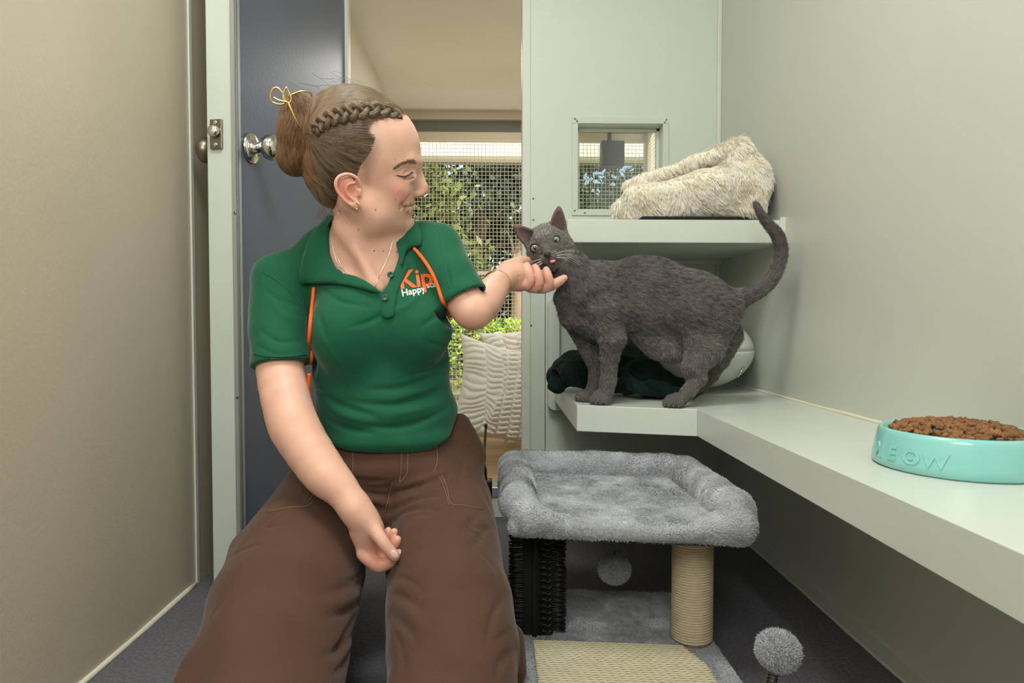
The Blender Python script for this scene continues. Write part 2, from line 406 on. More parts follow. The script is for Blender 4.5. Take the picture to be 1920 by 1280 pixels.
bead('baseboard_left', XL + .001, YF, XL + .001, 1.46, .002, .006)
bead('baseboard_right', XR - .001, YF, XR - .001, YB, .002, .005, m_wr)
bead('trim_6', XR - .001, -.3, XR - .001, YB, .4045, .004)
b = MB().box((XR - .004, YF, 0), (XR, YB, .036)); st(b.build('baseboard_back', m_wr, bevel=.001))
def screw(p, ax, r=.0035):
    pass
# door, opened towards us
A = np.array([-.528, 1.39]); Bp = np.array([-.424, 1.948]); d = nrm(Bp - A); n = np.array([-d[1], d[0]]); L = np.linalg.norm(Bp - A)
def DP(t, s, z): q = A + d * t + n * s; return np.array([q[0], q[1], z])   # along the leaf, across its thickness
m_dark = mat('door_laminate', S(92, 99, 116), .33, var=.12, vscale=2.5, bump=.0003, bscale=120)
m_edge = mat('door_edge', S(206, 214, 203), .45, var=.04, vscale=10)
m_chan = mat('aluminium_channel', S(180, 184, 182), .35, .6)
T = .066
def slab(t0, t1, s0, s1, z0, z1):
    V = [DP(t, s, z) for t in (t0, t1) for s in (s0, s1) for z in (z0, z1)]
    return V, [(0, 1, 3, 2), (4, 6, 7, 5), (0, 4, 5, 1), (2, 3, 7, 6), (0, 2, 6, 4), (1, 5, 7, 3)]
door = root('door_1', DP(L / 2, T / 2, 0), kind='structure')
mb = MB(); mb.add(*slab(.002, L, .012, T + .004, .004, 1.74)); mb.build('door_core', m_edge, door, bevel=.001)
mb = MB(); mb.add(*slab(.004, L, 0.006, .0125, .004, 1.74)); mb.build('door_face', m_dark, door)
mb = MB(); mb.add(*slab(-.002, .0035, 0.0, .014, .004, 1.74)); mb.add(*slab(-.002, .012, 0.0, .0055, .004, 1.74)); mb.build('edge_channel', m_chan, door, bevel=.0006)
mb = MB(); mb.add(*slab(L - .008, L + .004, -.002, .012, .004, 1.74)); mb.build('hinge_strip', m_trim, door)
# latch plate with bolt and two screws
pc = DP(0, .048, .962)
mb = MB(); mb.add(*slab(-.004, .003, .034, .060, .932, .992)); pl = mb.build('latch_plate', m_steel, door, bevel=.0008)
mb = MB()
V, Fc = lathe([(.0, 0), (.0105, 0), (.0115, .004), (.0115, .010), (.008, .0125), (.0, .013)], DP(-.004, .048, .966), (*(-d), 0), 20); mb.add(V, Fc); mb.build('latch_bolt', m_chrome, pl, smooth=True)
for z in (.985, .940):
    mb = MB(); mb.lathe([(.0045, 0), (.0045, .0012), (.003, .002), (.001, .0014)], DP(-.004, .048, z), (*(-d), 0), 14); mb.build('screw', m_chrome, pl, smooth=True)
kp = [(.032, 0), (.0325, .003), (.030, .007), (.022, .011), (.0125, .013), (.0115, .024), (.014, .028), (.022, .033), (.0268, .042), (.0275, .050), (.0255, .058), (.018, .0635), (.006, .065)]
mb = MB(); mb.lathe(kp[:6], DP(.058, .006, .946), (*(-n), 0), 40); r_ = mb.build('knob_rose', m_chrome, door, smooth=True)
mb = MB(); mb.lathe(kp[5:], DP(.058, .006, .946), (*(-n), 0), 40); mb.build('door_knob', m_chrome, door, smooth=True)
mb = MB(); mb.lathe(kp[:6], DP(.058, T, .946), (*n, 0), 40); mb.build('knob_rose', m_chrome, door, smooth=True)
mb = MB(); mb.lathe([(r, z * .9) for r, z in kp[5:]], DP(.058, T, .946), (*n, 0), 40); mb.build('door_knob', m_steel, door, smooth=True)
for z in (.80, .42, 1.3):
    mb = MB(); mb.lathe([(.003, 0), (.003, .0008), (.0015, .0014)], DP(-.002, .007, z), (*(-d), 0), 10); mb.build('screw', m_screw, door)
# window in the back wall
win = root('window_1', ((WX0 + WX1) / 2, YB, WZ0), kind='structure')
b = MB(); f = .017
b.box((WX0 - f, YB - .005, WZ0 - f), (WX1 + f, YB, WZ0)); b.box((WX0 - f, YB - .005, WZ1), (WX1 + f, YB, WZ1 + f))
b.box((WX0 - f, YB - .005, WZ0), (WX0, YB, WZ1)); b.box((WX1, YB - .005, WZ0), (WX1 + f, YB, WZ1))
b.build('window_flange', m_white, win, bevel=.001)
b = MB(); g = .009
for (x0, x1, z0, z1) in ((WX0, WX0 + g, WZ0, WZ1), (WX1 - g, WX1, WZ0, WZ1), (WX0, WX1, WZ0, WZ0 + g), (WX0, WX1, WZ1 - g, WZ1)): b.box((x0, YB + .042, z0), (x1, YB + .058, z1))
b.build('window_frame', m_trim, win, bevel=.001)
m_glass = bpy.data.materials.new('clear_glass'); m_glass.use_nodes = True; t_ = m_glass.node_tree; t_.nodes.remove(t_.nodes['Principled BSDF'])
gl = t_.nodes.new('ShaderNodeBsdfGlass'); gl.inputs['Roughness'].default_value = 0; gl.inputs['IOR'].default_value = 1.0; gl.inputs['Color'].default_value = (.86, .9, .88, 1)
gs = t_.nodes.new('ShaderNodeBsdfGlossy'); gs.inputs['Roughness'].default_value = .03; mx = t_.nodes.new('ShaderNodeMixShader'); mx.inputs[0].default_value = .07
t_.links.new(gl.outputs[0], mx.inputs[1]); t_.links.new(gs.outputs[0], mx.inputs[2]); t_.links.new(mx.outputs[0], t_.nodes['Material Output'].inputs[0])
mb = MB().box((WX0 + .004, YB + .048, WZ0 + .004), (WX1 - .004, YB + .051, WZ1 - .004)); mb.build('pane', m_glass, win)
for (x, z) in ((WX0 - .009, WZ1 + .012), (WX0 - .009, WZ0 - .004), (WX1 + .009, WZ1 + .012), (WX0 - .003, WZ1 + .006), (WX0 + .02, WZ0 - .010), (WX1 + .004, WZ1 + .004)):
    mb = MB(); mb.lathe([(.0028, 0), (.0028, .0009), (.0012, .0015)], (x, YB - .005, z), (0, -1, 0), 10); mb.build('screw', m_screw, win)
for i, (px, py) in enumerate(((1000, 372), (1000, 412), (996, 610), (1033, 605), (1362, 90), (1362, 107))):
    p = W(px, py, YB); mb = MB(); mb.lathe([(.003, 0), (.003, .0009), (.0012, .0015)], (p[0], YB, p[2]), (0, -1, 0), 10); st(mb.build('trim_%d' % (10 + i), m_screw))
# cat flap surround on the back wall behind the low shelf
def rounded_frame(name, x0, x1, z0, z1, wdt, r, y0, y1, m, parent=None):
    def ring(x0, x1, z0, z1, r):
        o = []
        for cx, cz, a0 in ((x1 - r, z1 - r, 0), (x0 + r, z1 - r, 90), (x0 + r, z0 + r, 180), (x1 - r, z0 + r, 270)):
            for a in np.linspace(a0, a0 + 90, 7): o.append((cx + r * math.cos(math.radians(a)), cz + r * math.sin(math.radians(a))))
        return o
    O = ring(x0, x1, z0, z1, r); I = ring(x0 + wdt, x1 - wdt, z0 + wdt, z1 - wdt, r * .5); n_ = len(O)
    V = [(x, y0, z) for x, z in O] + [(x, y0, z) for x, z in I] + [(x, y1, z) for x, z in O] + [(x, y1, z) for x, z in I]; Fc = []
    for i in range(n_):
        j = (i + 1) % n_; Fc += [(i, j, n_ + j, n_ + i), (2 * n_ + i, i, j, 2 * n_ + j)[::-1], (n_ + i, 3 * n_ + i, 3 * n_ + j, n_ + j)[::-1]]
    b = MB(); b.add(V, Fc); return b.build(name, m, parent)
fr = rounded_frame('flap_surround', .150, .46, .318, .645, .034, .02, YB - .03, YB, m_white)
tag(fr, 'white rounded plastic surround fixed to the back wall behind the low shelf', 'surround')
fr.modifiers.new('b', 'BEVEL').width = .002

# shelves
def prism(poly, z0, z1):
    n_ = len(poly); V = [(x, y, z0) for x, y in poly] + [(x, y, z1) for x, y in poly]
    return V, [tuple(range(n_))[::-1], tuple(range(n_, 2 * n_))] + [(i, (i + 1) % n_, n_ + (i + 1) % n_, n_ + i) for i in range(n_)]
ZS = .403
lowr = root('corner_shelf', (.5, 1.0, .348), 'white L-shaped laminate shelf running along the right wall under the cat', 'shelf')
mb = MB(); mb.add(*prism([(.168, 1.378), (.4, 1.310), (.4, -.35), (.655, -.35), (.655, 1.95), (.462, 1.95), (.462, 1.919), (.168, 1.919)], .349, ZS)); mb.build('shelf_board', m_white, lowr, bevel=.0012)
m_gap = mat('grey_joint', S(120, 120, 112), .8)  # plain grey for the joint at the shelf corner
mb = MB(); mb.box((.3995, 1.3092, .349), (.4005, 1.3102, ZS - .001)); mb.build('joint_line', m_gap, lowr)
up = root('wall_shelf', (.4, 1.7, .755), 'short white laminate shelf holding the fluffy cream cat bed', 'shelf')
mb = MB(); mb.box((.16, 1.506, .755), (.655, 1.95, .807)); mb.build('shelf_board', m_white, up, bevel=.0015)
mb = MB(); mb.box((.643, 1.4995, .755), (.655, 1.506, .813)); mb.build('end_strip', m_trim, up, bevel=.001)
mb = MB(); mb.box((.176, 1.93, .742), (.655, 1.95, .755)); mb.build('batten', m_trim, up, bevel=.001)

# ================================================================ the outdoor run beyond the door
OX0, OX1, OY, OZ = -.555, .87, 3.75, 1.734
m_cream = mat('cream_panel', S(228, 220, 204), .32, var=.04, vscale=2)
m_wood = mat('ply_floor', S(176, 142, 100), .55, var=.3, vscale=4, stretch=(1, 12, 1), bump=.0006)
m_grey = mat('grey_beam', S(120, 122, 112), .5)
m_creamt = mat('cream_trim', S(214, 204, 182), .45)
y0 = YB + .06
st(MB().box((OX0 - .04, y0, .045), (OX1, OY, .085)).build('run_floor', m_wood))
st(MB().box((OX0 - .04, y0, OZ), (OX1, OY + .05, OZ + .04)).build('run_ceiling', m_cream))
st(MB().box((OX0 - .04, y0, .085), (OX0, OY, OZ)).build('run_wall_left', m_cream))
b = MB()
for (z0, z1, yy, m) in ((1.69, OZ, .0, m_cream),): b.box((OX0, OY - .02, z0), (OX1, OY + .03, z1))
st(b.build('trim_20', m_creamt, bevel=.002))
st(MB().box((OX0, OY + .01, 1.622), (OX1, OY + .03, 1.69)).build('trim_21', m_grey))
st(MB().box((OX0, OY - .01, 1.588), (OX1, OY + .03, 1.624)).build('trim_22', m_creamt, bevel=.002))
st(MB().box((DX0, YB - .005, .06), (DX1, YB + .065, .089)).build('trim_23', m_chan, bevel=.002))
m_wire = mat('galvanised_wire', S(222, 216, 190), .4, .25)
def mesh_screen(name, org, ux, w_, h_, label, post=True, nrmv=(0, 1, 0)):
    r = root(name, org, label, 'screen'); o = np.array(org, float); ux = np.array(ux, float); uz = np.array([0, 0, 1.0]); b = MB(); sp = .021; rr = .0013
    for i in range(1, int(w_ / sp)): p = o + ux * sp * i; b.tube([p, p + uz * h_], rr, 4, cap=False)
    for j in range(1, int(h_ / sp)): p = o + uz * sp * j - np.array(nrmv) * rr * 1.6; b.tube([p, p + ux * w_], rr, 4, cap=False)
    wi = b.build('wire_grid', m_wire, r); wi['kind'] = 'stuff'
    def bar(a, c, t=.018):
        bb = MB(); lo = np.minimum(a, c) - t / 2; hi = np.maximum(a, c) + t / 2; bb.box(lo, hi); return bb
    bar(o + uz * .01, o + ux * w_ + uz * .01).build('frame_rail', m_creamt, r, bevel=.001)
    bar(o + uz * .759, o + ux * w_ + uz * .759, .02).build('frame_rail', m_creamt, r, bevel=.001)
    bar(o + uz * (h_ - .01), o + ux * w_ + uz * (h_ - .01)).build('frame_rail', m_creamt, r, bevel=.001)
    bar(o, o + uz * h_, .03).build('frame_post', m_creamt, r, bevel=.001); bar(o + ux * w_, o + ux * w_ + uz * h_, .045).build('frame_post', m_creamt, r, bevel=.001)
    return r
mesh_screen('wire_mesh_screen', (OX0 + .015, OY, .085), (1, 0, 0), OX1 - OX0 - .03, 1.505, 'cream wire mesh screen seen through the doorway, facing the trees')
mesh_screen('wire_mesh_screen', (OX1 - .01, y0 + .02, .085), (0, 1, 0), OY - y0 - .06, 1.56, 'side wire mesh screen seen at a slant through the small window', nrmv=(1, 0, 0))
m_black = mat('black_plastic', (.012, .012, .013), .4)
sb = root('outdoor_speaker', W(1145, 312, 3.68), 'dark box hung on the mesh, seen through the small window', 'box')
p0 = W(1127, 312, 3.66); p1 = W(1165, 272, 3.74)
mb = MB(); mb.box((p0[0], 3.64, p0[2]), (p1[0], 3.72, p1[2])); mb.build('housing', m_black, sb, bevel=.006)
mb = MB(); mb.box((p0[0] + .04, 3.68, p1[2]), (p0[0] + .06, 3.70, 1.70)); mb.build('bracket', m_black, sb)
# eave of the next roof
st(MB().box((-4, 4.5, 1.70), (5, 4.8, 1.76)).build('trim_24', m_creamt)); st(MB().box((-4, 4.42, 1.655), (5, 4.5, 1.745)).build('trim_25', mat('gutter', S(236, 226, 206), .4), bevel=.004))
st(MB().box((-4, 4.78, 1.69), (5, 4.82, 1.76)).build('trim_26', m_grey))
# garden
m_gr = mat('garden_ground', S(150, 150, 96), .9, col2=S(110, 100, 70), vscale=2, bump=.02, bscale=8)
st(MB().box((-30, 3.85, -.2), (30, 40, -.12)).build('garden_ground', m_gr))
def leaf_mat(name, a, b_):
    m = mat(name, a, .3, col2=b_, vscale=1.2, detail=8); t = m.node_tree; bs = t.nodes['Principled BSDF']
    return m
m_leaf = [leaf_mat('leaf_dark', S(70, 92, 52), S(30, 44, 28)), leaf_mat('leaf_mid', S(128, 142, 70), S(60, 78, 40)), leaf_mat('leaf_blue', S(110, 130, 108), S(58, 76, 62)), leaf_mat('leaf_bright', S(176, 205, 60), S(110, 150, 40))]
m_bark = mat('bark', S(190, 165, 135), .9, col2=S(120, 98, 76), vscale=6, stretch=(1, 1, .2), bump=.01, bscale=20)
def leaves(n, gen, size):
    c = gen(n); a = nrm(rng.normal(size=(n, 3))); b_ = nrm(np.cross(a, rng.normal(size=(n, 3)))); s = size * rng.uniform(.6, 1.3, (n, 1))
    V = np.stack([c - a * s, c + b_ * s * .42, c + a * s, c - b_ * s * .42], 1).reshape(-1, 3); Fc = np.arange(4 * n).reshape(n, 4); return V, Fc
def tree(x, y, hgt, cr, mt, label, n=5000, tr=.09, lean=.1, size=.06, zlo=.9):
    r = root('garden_tree', (x, y, -.15), label, 'tree')
    P = spline([(x, y, -.15), (x + lean * .4, y, hgt * .3), (x + lean, y + .1, hgt * .6), (x + lean * .6, y, hgt * .9)], 16)
    b_ = MB(); b_.tube(P, np.linspace(tr, tr * .35, 16), 10)
    for k in range(7):
        q = P[random.randint(5, 14)]; e = q + np.array([random.uniform(-1, 1) * cr * .8, random.uniform(-1, 1) * cr * .6, random.uniform(.2, .8)]); b_.tube(spline([q, (q + e) / 2 + [0, 0, .12], e], 8), np.linspace(tr * .35, tr * .1, 8), 6)
    b_.build('trunk', m_bark, r, smooth=True)
    cl = np.array([[x + random.gauss(0, cr * .55), y + random.gauss(0, cr * .4), random.uniform(zlo, hgt)] for _ in range(26)])
    def gen(m): k = rng.integers(0, len(cl), m); return cl[k] + rng.normal(size=(m, 3)) * cr * .2
    V, Fc = leaves(n, gen, size); fo = mob('foliage', V, Fc, mt, r, smooth=False); fo['kind'] = 'stuff'
    return r
for (x, y, h_, cr, k, lab, tr, zl) in (
    (-.95, 7.6, 3.6, .95, 1, 'yellow green leafy tree seen just right of the smiling face', .06, .6),
    (-.30, 8.9, 4.2, .9, 0, 'dark leafed tree with a pale trunk in the middle behind the mesh', .10, 1.9),
    (.20, 7.6, 3.6, .5, 2, 'blue green tree seen behind the mesh just left of the door jamb', .075, 1.8),
    (1.75, 7.6, 3.6, .8, 2, 'grey green tree filling the small window', .09, .4),
    (3.3, 9.4, 4.2, .9, 0, 'dark tree at the right edge of the small window', .1, .5),
    (-2.2, 10.6, 4.6, 1.3, 0, 'broad dark tree hidden mostly behind the woman', .12, .5),
    (.9, 12.2, 5.2, 1.9, 0, 'distant dark tree at the back of the garden', .12, .3)):
    tree(x, y, h_, cr, m_leaf[k], lab, 9000 if y < 11 else 14000, tr, .12, .06 if y < 11 else .12, zl)
hd = root('garden_hedge', (0, 6.6, -.12), 'bright green clipped hedge low behind the wire mesh', 'hedge')
V, Fc = leaves(9000, lambda m: np.stack([rng.uniform(-3, 4, m), rng.uniform(6.4, 6.95, m), -.12 + .72 * rng.beta(2.2, 1.0, m)], 1), .032)
fo = mob('foliage', V, Fc, m_leaf[3], hd, smooth=False); fo['kind'] = 'stuff'
hb = MB()
for k in range(24): x = -2.8 + k * .28; hb.tube([(x, 6.68, -.12), (x + .03, 6.68, .35)], .012, 5)
hb.build('stem', m_bark, hd)
# two chunky knit cushions
m_knit = mat('cream_knit', S(242, 236, 222), .9, var=.12, vscale=14, bump=.0012, bscale=300, sheen=.3)
def pillow(name, org, wd, ht, th, yaw, lean, roll, label):
    n_ = 190; u = np.linspace(-1, 1, n_); U, Vv = np.meshgrid(u, u, indexing='ij')
    prof = np.clip((1 - U ** 2) * (1 - Vv ** 2), 0, 1) ** .45
    X = U * wd / 2 * (1 - .17 * (1 - Vv ** 2)); Z = Vv * ht / 2 * (1 - .17 * (1 - U ** 2)); b_ = MB()
    Mx = np.array(Matrix.Rotation(math.radians(yaw), 3, 'Z') @ Matrix.Rotation(math.radians(lean), 3, 'X') @ Matrix.Rotation(math.radians(roll), 3, 'Y'))
    for s_, sgn in enumerate((-1, 1)):
        nz = noise(np.stack([U * 3, Vv * 3, U * 0 + sgn], -1), 1.3)
        k1 = np.clip((U + .32 + .10 * nz) * 14, 0, 1)
        c2 = (U + .06 * Vv + .06 * nz) * 1.9; a = np.clip(np.abs(np.sin(c2 * PI)), 0, 1) ** .3 * np.abs(np.sin((Vv * 8 + .7 * np.abs(np.sin(c2 * PI)) + .5 * (np.floor(c2) % 2) + 1.1 * nz) * PI)) ** .6
        cx = (U + .02 * nz) * 5.2; cz = Vv * 9 + .5 * (np.floor(cx) % 2); bl = np.clip(np.abs(np.sin(cx * PI)), 0, 1) ** .5 * np.abs(np.sin((cz + .12 * np.sin(cx * 2 * PI)) * PI)) ** .5
        dsp = (k1 * bl * .024 + (1 - k1) * a * .015) * np.clip(prof * 2.2, 0, 1)
        G = np.stack([X, sgn * (prof * th / 2 * (1 + .12 * nz) + dsp), Z], -1)
        V = G.reshape(-1, 3) @ Mx.T; V = V + np.array(org)
        i, j = np.meshgrid(np.arange(n_ - 1), np.arange(n_ - 1), indexing='ij'); i = i.ravel(); j = j.ravel(); Q = np.stack([i * n_ + j, (i + 1) * n_ + j, (i + 1) * n_ + j + 1, i * n_ + j + 1], 1)
        b_.add(V, Q[:, ::-1] if s_ else Q)
    zmin = min(v[:, 2].min() for v in b_.V); b_.V = [v - [0, 0, zmin - .086] for v in b_.V]
    o = b_.build(name, m_knit, None, smooth=True); return tag(o, label, 'cushion', 'chunky knit cushions beyond the doorway')
pillow('knit_cushion', (.055, 2.40, .30), .44, .385, .17, 6, -10, 10, 'cream chunky knit cushion standing nearest beyond the doorway')
pillow('knit_cushion', (.19, 2.66, .34), .44, .46, .17, -8, -6, -14, 'cream knit cushion standing behind the nearer cushion by the jamb')
# ================================================================ cat tree
m_plush = mat('grey_plush', S(176, 178, 184), .9, col2=S(140, 142, 148), vscale=22, bump=.002, bscale=300, sheen=.3)
h_plush = hair_mat('plush_pile', S(138, 140, 146), S(222, 224, 230), .75, .15)
m_sisal = mat('sisal', S(214, 198, 164), .85, var=.12, vscale=90, bump=.0006, bscale=400)
m_mat = mat('sisal_mat', S(206, 198, 166), .85, var=.12, vscale=60)
m_dark_f = mat('black_felt', (.006, .006, .007), .9)
ct = root('cat_tree', (.2, .95, 0), 'grey plush cat scratching tree with padded tray and sisal post', 'cat tree')
sd = SDF(); zr = .274; r0 = .032
sk_ = lambda V, k=-.16: np.stack([V[:, 0], V[:, 1] + k * (V[:, 0] - .2), V[:, 2]], 1)
sd.box((.205, 1.205, .248), (.185, .185, .014), rad=.012, k=.002)
sd.chain([(.095, 1.032, .256), (.055, 1.038, .262), (.038, 1.075, zr), (.038, 1.20, zr), (.037, 1.350, zr), (.062, 1.374, zr), (.20, 1.378, zr), (.345, 1.374, zr), (.378, 1.350, zr), (.383, 1.2, zr), (.383, 1.09, zr), (.372, 1.045, .262), (.310, 1.032, .254)], [.016, .028, r0, r0, r0, r0, r0, r0, r0, r0, r0, .030, .016], .003)
for py in ([(1283, 852), (1278, 870), (1277, 897)], [(985, 850), (980, 868), (985, 886)]): sd.crease(py, .003, .004)
V, Q = sd.mesh(.0030); V = V + vnormals(V, Q) * (noise(V, 45)[:, None] * .0018); V = sk_(V)
tray = mob('padded_tray', V, Q, m_plush, ct)
P, N = sample(V, Q, 62000, lambda c: (c[:, 2] > .235) | (c[:, 1] < 1.08)); cv = nrm(np.stack([noise(P, 14, 1), noise(P, 14, 2) - .2, noise(P, 14, 3)], 1))
def patchy(P, s1=26, s2=90): return np.clip(.5 + .55 * noise(P, s1, 5) + .3 * noise(P, s2, 6) + rng.normal(0, .12, len(P)), 0, 1)
fur('plush_pile', P, N, cv, .0045, .5, .00042, h_plush, ct, 3, .4, tint=patchy(P), clump=.35, cell=.0045)
mb = MB(); mb.add(sk_(np.array(MB().box((.045, 1.075, .216), (.365, 1.37, .236)).V[0])), MB().box((0, 0, 0), (1, 1, 1)).F); mb.build('tray_underside', m_dark_f, ct, bevel=.003)
# base board
sd = SDF(); sd.box((.205, .90, .017), (.169, .435, .017), rad=.010)
V, Q = sd.mesh(.004); V = V + vnormals(V, Q) * (noise(V, 60)[:, None] * .0012); V = sk_(V, -.11); mob('base_board', V, Q, m_plush, ct)
P, N = sample(V, Q, 50000, lambda c: (c[:, 2] > .02) & (c[:, 1] > .85)); cv = nrm(np.stack([noise(P, 10, 4), noise(P, 10, 5) - .3, 0 * P[:, 0]], 1))
fur('plush_pile', P, N, cv, .0045, .5, .00045, h_plush, ct, 3, .5, tint=patchy(P))
# sisal mat made of ribs
mb = MB(); y = 1.090
k = 0
while y > .70:
    x0, x1 = .062, .330 + (.0 if y > 1.09 else 0)
    P = [(x, y - .10 * (x - .2), .041 + .0006 * math.sin(x * 900 + k)) for x in np.linspace(x0, x1 - max(0, y - 1.03) * .35, 60)]
    mb.tube(P, .0021, 5); y -= .0066; k += 1
sm = mb.build('sisal_mat', m_mat, ct, smooth=True)
mb = MB(); mb.add(sk_(np.array(MB().box((.062, .70, .034), (.320, 1.090, .0400)).V[0]), -.10), MB().box((0, 0, 0), (1, 1, 1)).F); mb.build('mat_backing', mat('mat_weave', S(140, 130, 100), .9), ct)
# sisal post: one coiled rope
pc = np.array([.335, 1.118]); b_ = MB(); turns = 46; zz0, zz1 = .037, .245
t_ = np.linspace(0, 1, turns * 28); a_ = t_ * turns * 2 * PI; P = np.stack([pc[0] + .0325 * np.cos(a_), pc[1] + .0325 * np.sin(a_), zz0 + (zz1 - zz0) * t_], 1)
b_.tube(P, .0026, 6, cap=False); b_.build('sisal_rope', m_sisal, ct, smooth=True)
mb = MB(); mb.lathe([(.032, .034), (.032, .24)], (pc[0], pc[1], 0), seg=32); mb.build('post', m_sisal, ct, smooth=True)
# black bristle grooming post
gp = np.array([.072, 1.150]); mb = MB(); mb.box((gp[0] - .026, gp[1] - .012, .03), (gp[0] + .026, gp[1] + .012, .23)); mb.box((gp[0] - .010, gp[1] - .018, .03), (gp[0] - .002, gp[1] + .012, .23)); mb.build('groomer_core', m_dark_f, ct, bevel=.003)
b_ = MB()
for i, z in enumerate(np.arange(.042, .228, .0088)):
    for sx in (-1, 1):
        for dy in (-.010, 0, .010):
            for q in range(7):
                x0 = gp[0] + sx * .024; e = (x0 + sx * (.024 + random.uniform(-.003, .003)), gp[1] + dy + random.uniform(-.003, .003), z + random.uniform(-.0025, .0025))
                b_.tube([(x0, gp[1] + dy, z), e], [.0011, .0007], 4)
for i, z in enumerate(np.arange(.04, .225, .011)):
    P = spline([(gp[0] + .002, gp[1] - .016, z), (gp[0] + .010, gp[1] - .020, z + .006), (gp[0] + .017, gp[1] - .018, z + .001), (gp[0] + .024, gp[1] - .016, z + .006)], 8); b_.tube(P, .0022, 5)
br = b_.build('groomer_bristles', m_black, ct); br['kind'] = 'stuff'
# pompoms
def pompom(name, c, r, parent, sq=(1, 1, .9), n=9000, L=.007):
    c = np.array(c); V, Fc = lathe([(r * math.sin(a) * sq[0], -r * math.cos(a) * sq[2]) for a in np.linspace(.02, PI - .02, 20)], c, (0, 0, 1), 28)
    o = mob(name, V, Fc, m_plush, parent); nn = nrm(rng.normal(size=(n, 3))); P = c + nn * np.array([sq[0], sq[0], sq[2]]) * r
    fur('plush_pile', P, nn, nrm(rng.normal(size=(n, 3))), L, .8, .00045, h_plush, o, 3, .4); return o
pp = W(1152, 1066, 1.2); o = pompom('hanging_pompom', pp, .026, ct)
mb = MB(); mb.tube([pp + [0, 0, .024], pp + [0.002, 0, .07], [pp[0], pp[1], .21]], .0009, 5); mb.build('string', m_black, ct)
pp = W(1459, 1219, .86); pompom('spring_pompom', pp, .0245, ct, L=.008)
sb_ = np.array([.352, .86, .034]); ax = pp - sb_; b_ = MB(); t_ = np.linspace(0, .9, 260); a_ = t_ * 24 * 2 * PI
P = sb_ + t_[:, None] * ax + np.stack([.006 * np.cos(a_), .006 * np.sin(a_), 0 * a_], 1); b_.tube(P, .0010, 5); b_.build('spring', m_screw, ct, smooth=True)

# ================================================================ food bowl with kibble
m_teal = mat('teal_glaze', S(140, 205, 200), .22, var=.04, vscale=10, coat=.5)
bc = np.array([.5595, .79, ZS]); RB = .0925
bowl = root('food_bowl', bc, 'round teal ceramic cat food bowl standing on the long white shelf', 'bowl')
mb = MB(); mb.lathe([(.055, .002), (RB - .004, 0), (RB, .003), (RB - .0005, .012), (RB - .006, .040), (RB - .0075, .0445), (RB - .010, .046), (RB - .0125, .0445), (RB - .015, .036), (RB - .020, .018), (.04, .010), (.001, .009)], bc, seg=96)
mb.build('bowl_body', m_teal, bowl, smooth=True)
def text_mesh(body, size, bold=0, extrude=0, spacing=1.0):
    cu = bpy.data.curves.new('t', 'FONT'); cu.body = body; cu.size = size; cu.offset = bold; cu.extrude = extrude; cu.space_character = spacing; cu.resolution_u = 4
    o = bpy.data.objects.new('t', cu); C.objects.link(o); bpy.context.view_layer.update(); me = o.to_mesh(); bm = bmesh.new(); bm.from_mesh(me)
    bmesh.ops.triangulate(bm, faces=bm.faces[:]); 
    V = np.array([v.co[:] for v in bm.verts]); Fc = [tuple(v.index for v in f.verts) for f in bm.faces]; bm.free(); o.to_mesh_clear(); bpy.data.objects.remove(o); return V, Fc
for ch, ang in (('M', 173), ('E', 190), ('O', 205), ('W', 221)):
    V, Fc = text_mesh(ch, .023, .0006, .0012); V[:, 0] -= V[:, 0].mean(); a = math.radians(ang) + V[:, 0] * 1.15 / RB; zz = .012 + V[:, 1] * 1.0; rr = RB - (zz - .012) * .2 - .0004 + V[:, 2]
    X = np.stack([bc[0] + rr * np.cos(a), bc[1] + rr * np.sin(a), bc[2] + zz], 1); mob('raised_letter', X, Fc, m_teal, bowl, smooth=False)
    if ch == 'O':
        mb = MB(); ac = math.radians(ang)
        def sp_(dx, z): a = ac + dx / RB; r_ = RB - (z - .012) * .2 + .0004; return (bc[0] + r_ * math.cos(a), bc[1] + r_ * math.sin(a), bc[2] + z)
        mb.tube([sp_(dx, .0185 - .002 * math.cos(dx * 400)) for dx in np.linspace(-.003, .003, 7)], .0005, 5); mb.lathe([(.0008, 0), (.0004, .0006)], sp_(-.002, .0225), (-1, 0, 0), 8); mb.lathe([(.0008, 0), (.0004, .0006)], sp_(.002, .0225), (-1, 0, 0), 8); mb.build('raised_smile', m_teal, bowl)
m_kib = mat('kibble', S(150, 104, 62), .7, col2=S(108, 70, 40), vscale=70, bump=.0008, bscale=500)
mb = MB()
for i in range(620):
    a = random.uniform(0, 2 * PI); r = (RB - .022) * math.sqrt(random.random()); h = .037 + .016 * (1 - (r / RB) ** 2) + random.uniform(-.003, .002)
    M = Matrix.Translation((bc[0] + r * math.cos(a), bc[1] + r * math.sin(a), bc[2] + h)) @ Euler((random.gauss(0, .45), random.gauss(0, .45), random.uniform(0, 6))).to_matrix().to_4x4()
    s_ = random.uniform(.85, 1.15); ring = []
    lob = random.choice((2, 3, 4))
    for z_, q in ((-.0021, .7), (-.0012, 1), (.0012, 1), (.0021, .7)):
        for k in range(10):
            t = k / 10 * 2 * PI; rr = .0048 * s_ * q * (1 + .14 * math.cos(lob * t)); ring.append(M @ Vector((rr * math.cos(t), rr * math.sin(t) * .85, z_ * s_)))
    Fc = [(j * 10 + k, j * 10 + (k + 1) % 10, (j + 1) * 10 + (k + 1) % 10, (j + 1) * 10 + k) for j in range(3) for k in range(10)] + [tuple(range(10))[::-1], tuple(range(30, 40))]
    mb.add([tuple(v) for v in ring], Fc)
kb = mb.build('kibble', m_kib, None, smooth=True); tag(kb, 'brown dry kibble heaped in the teal bowl', 'cat food', kind='stuff')

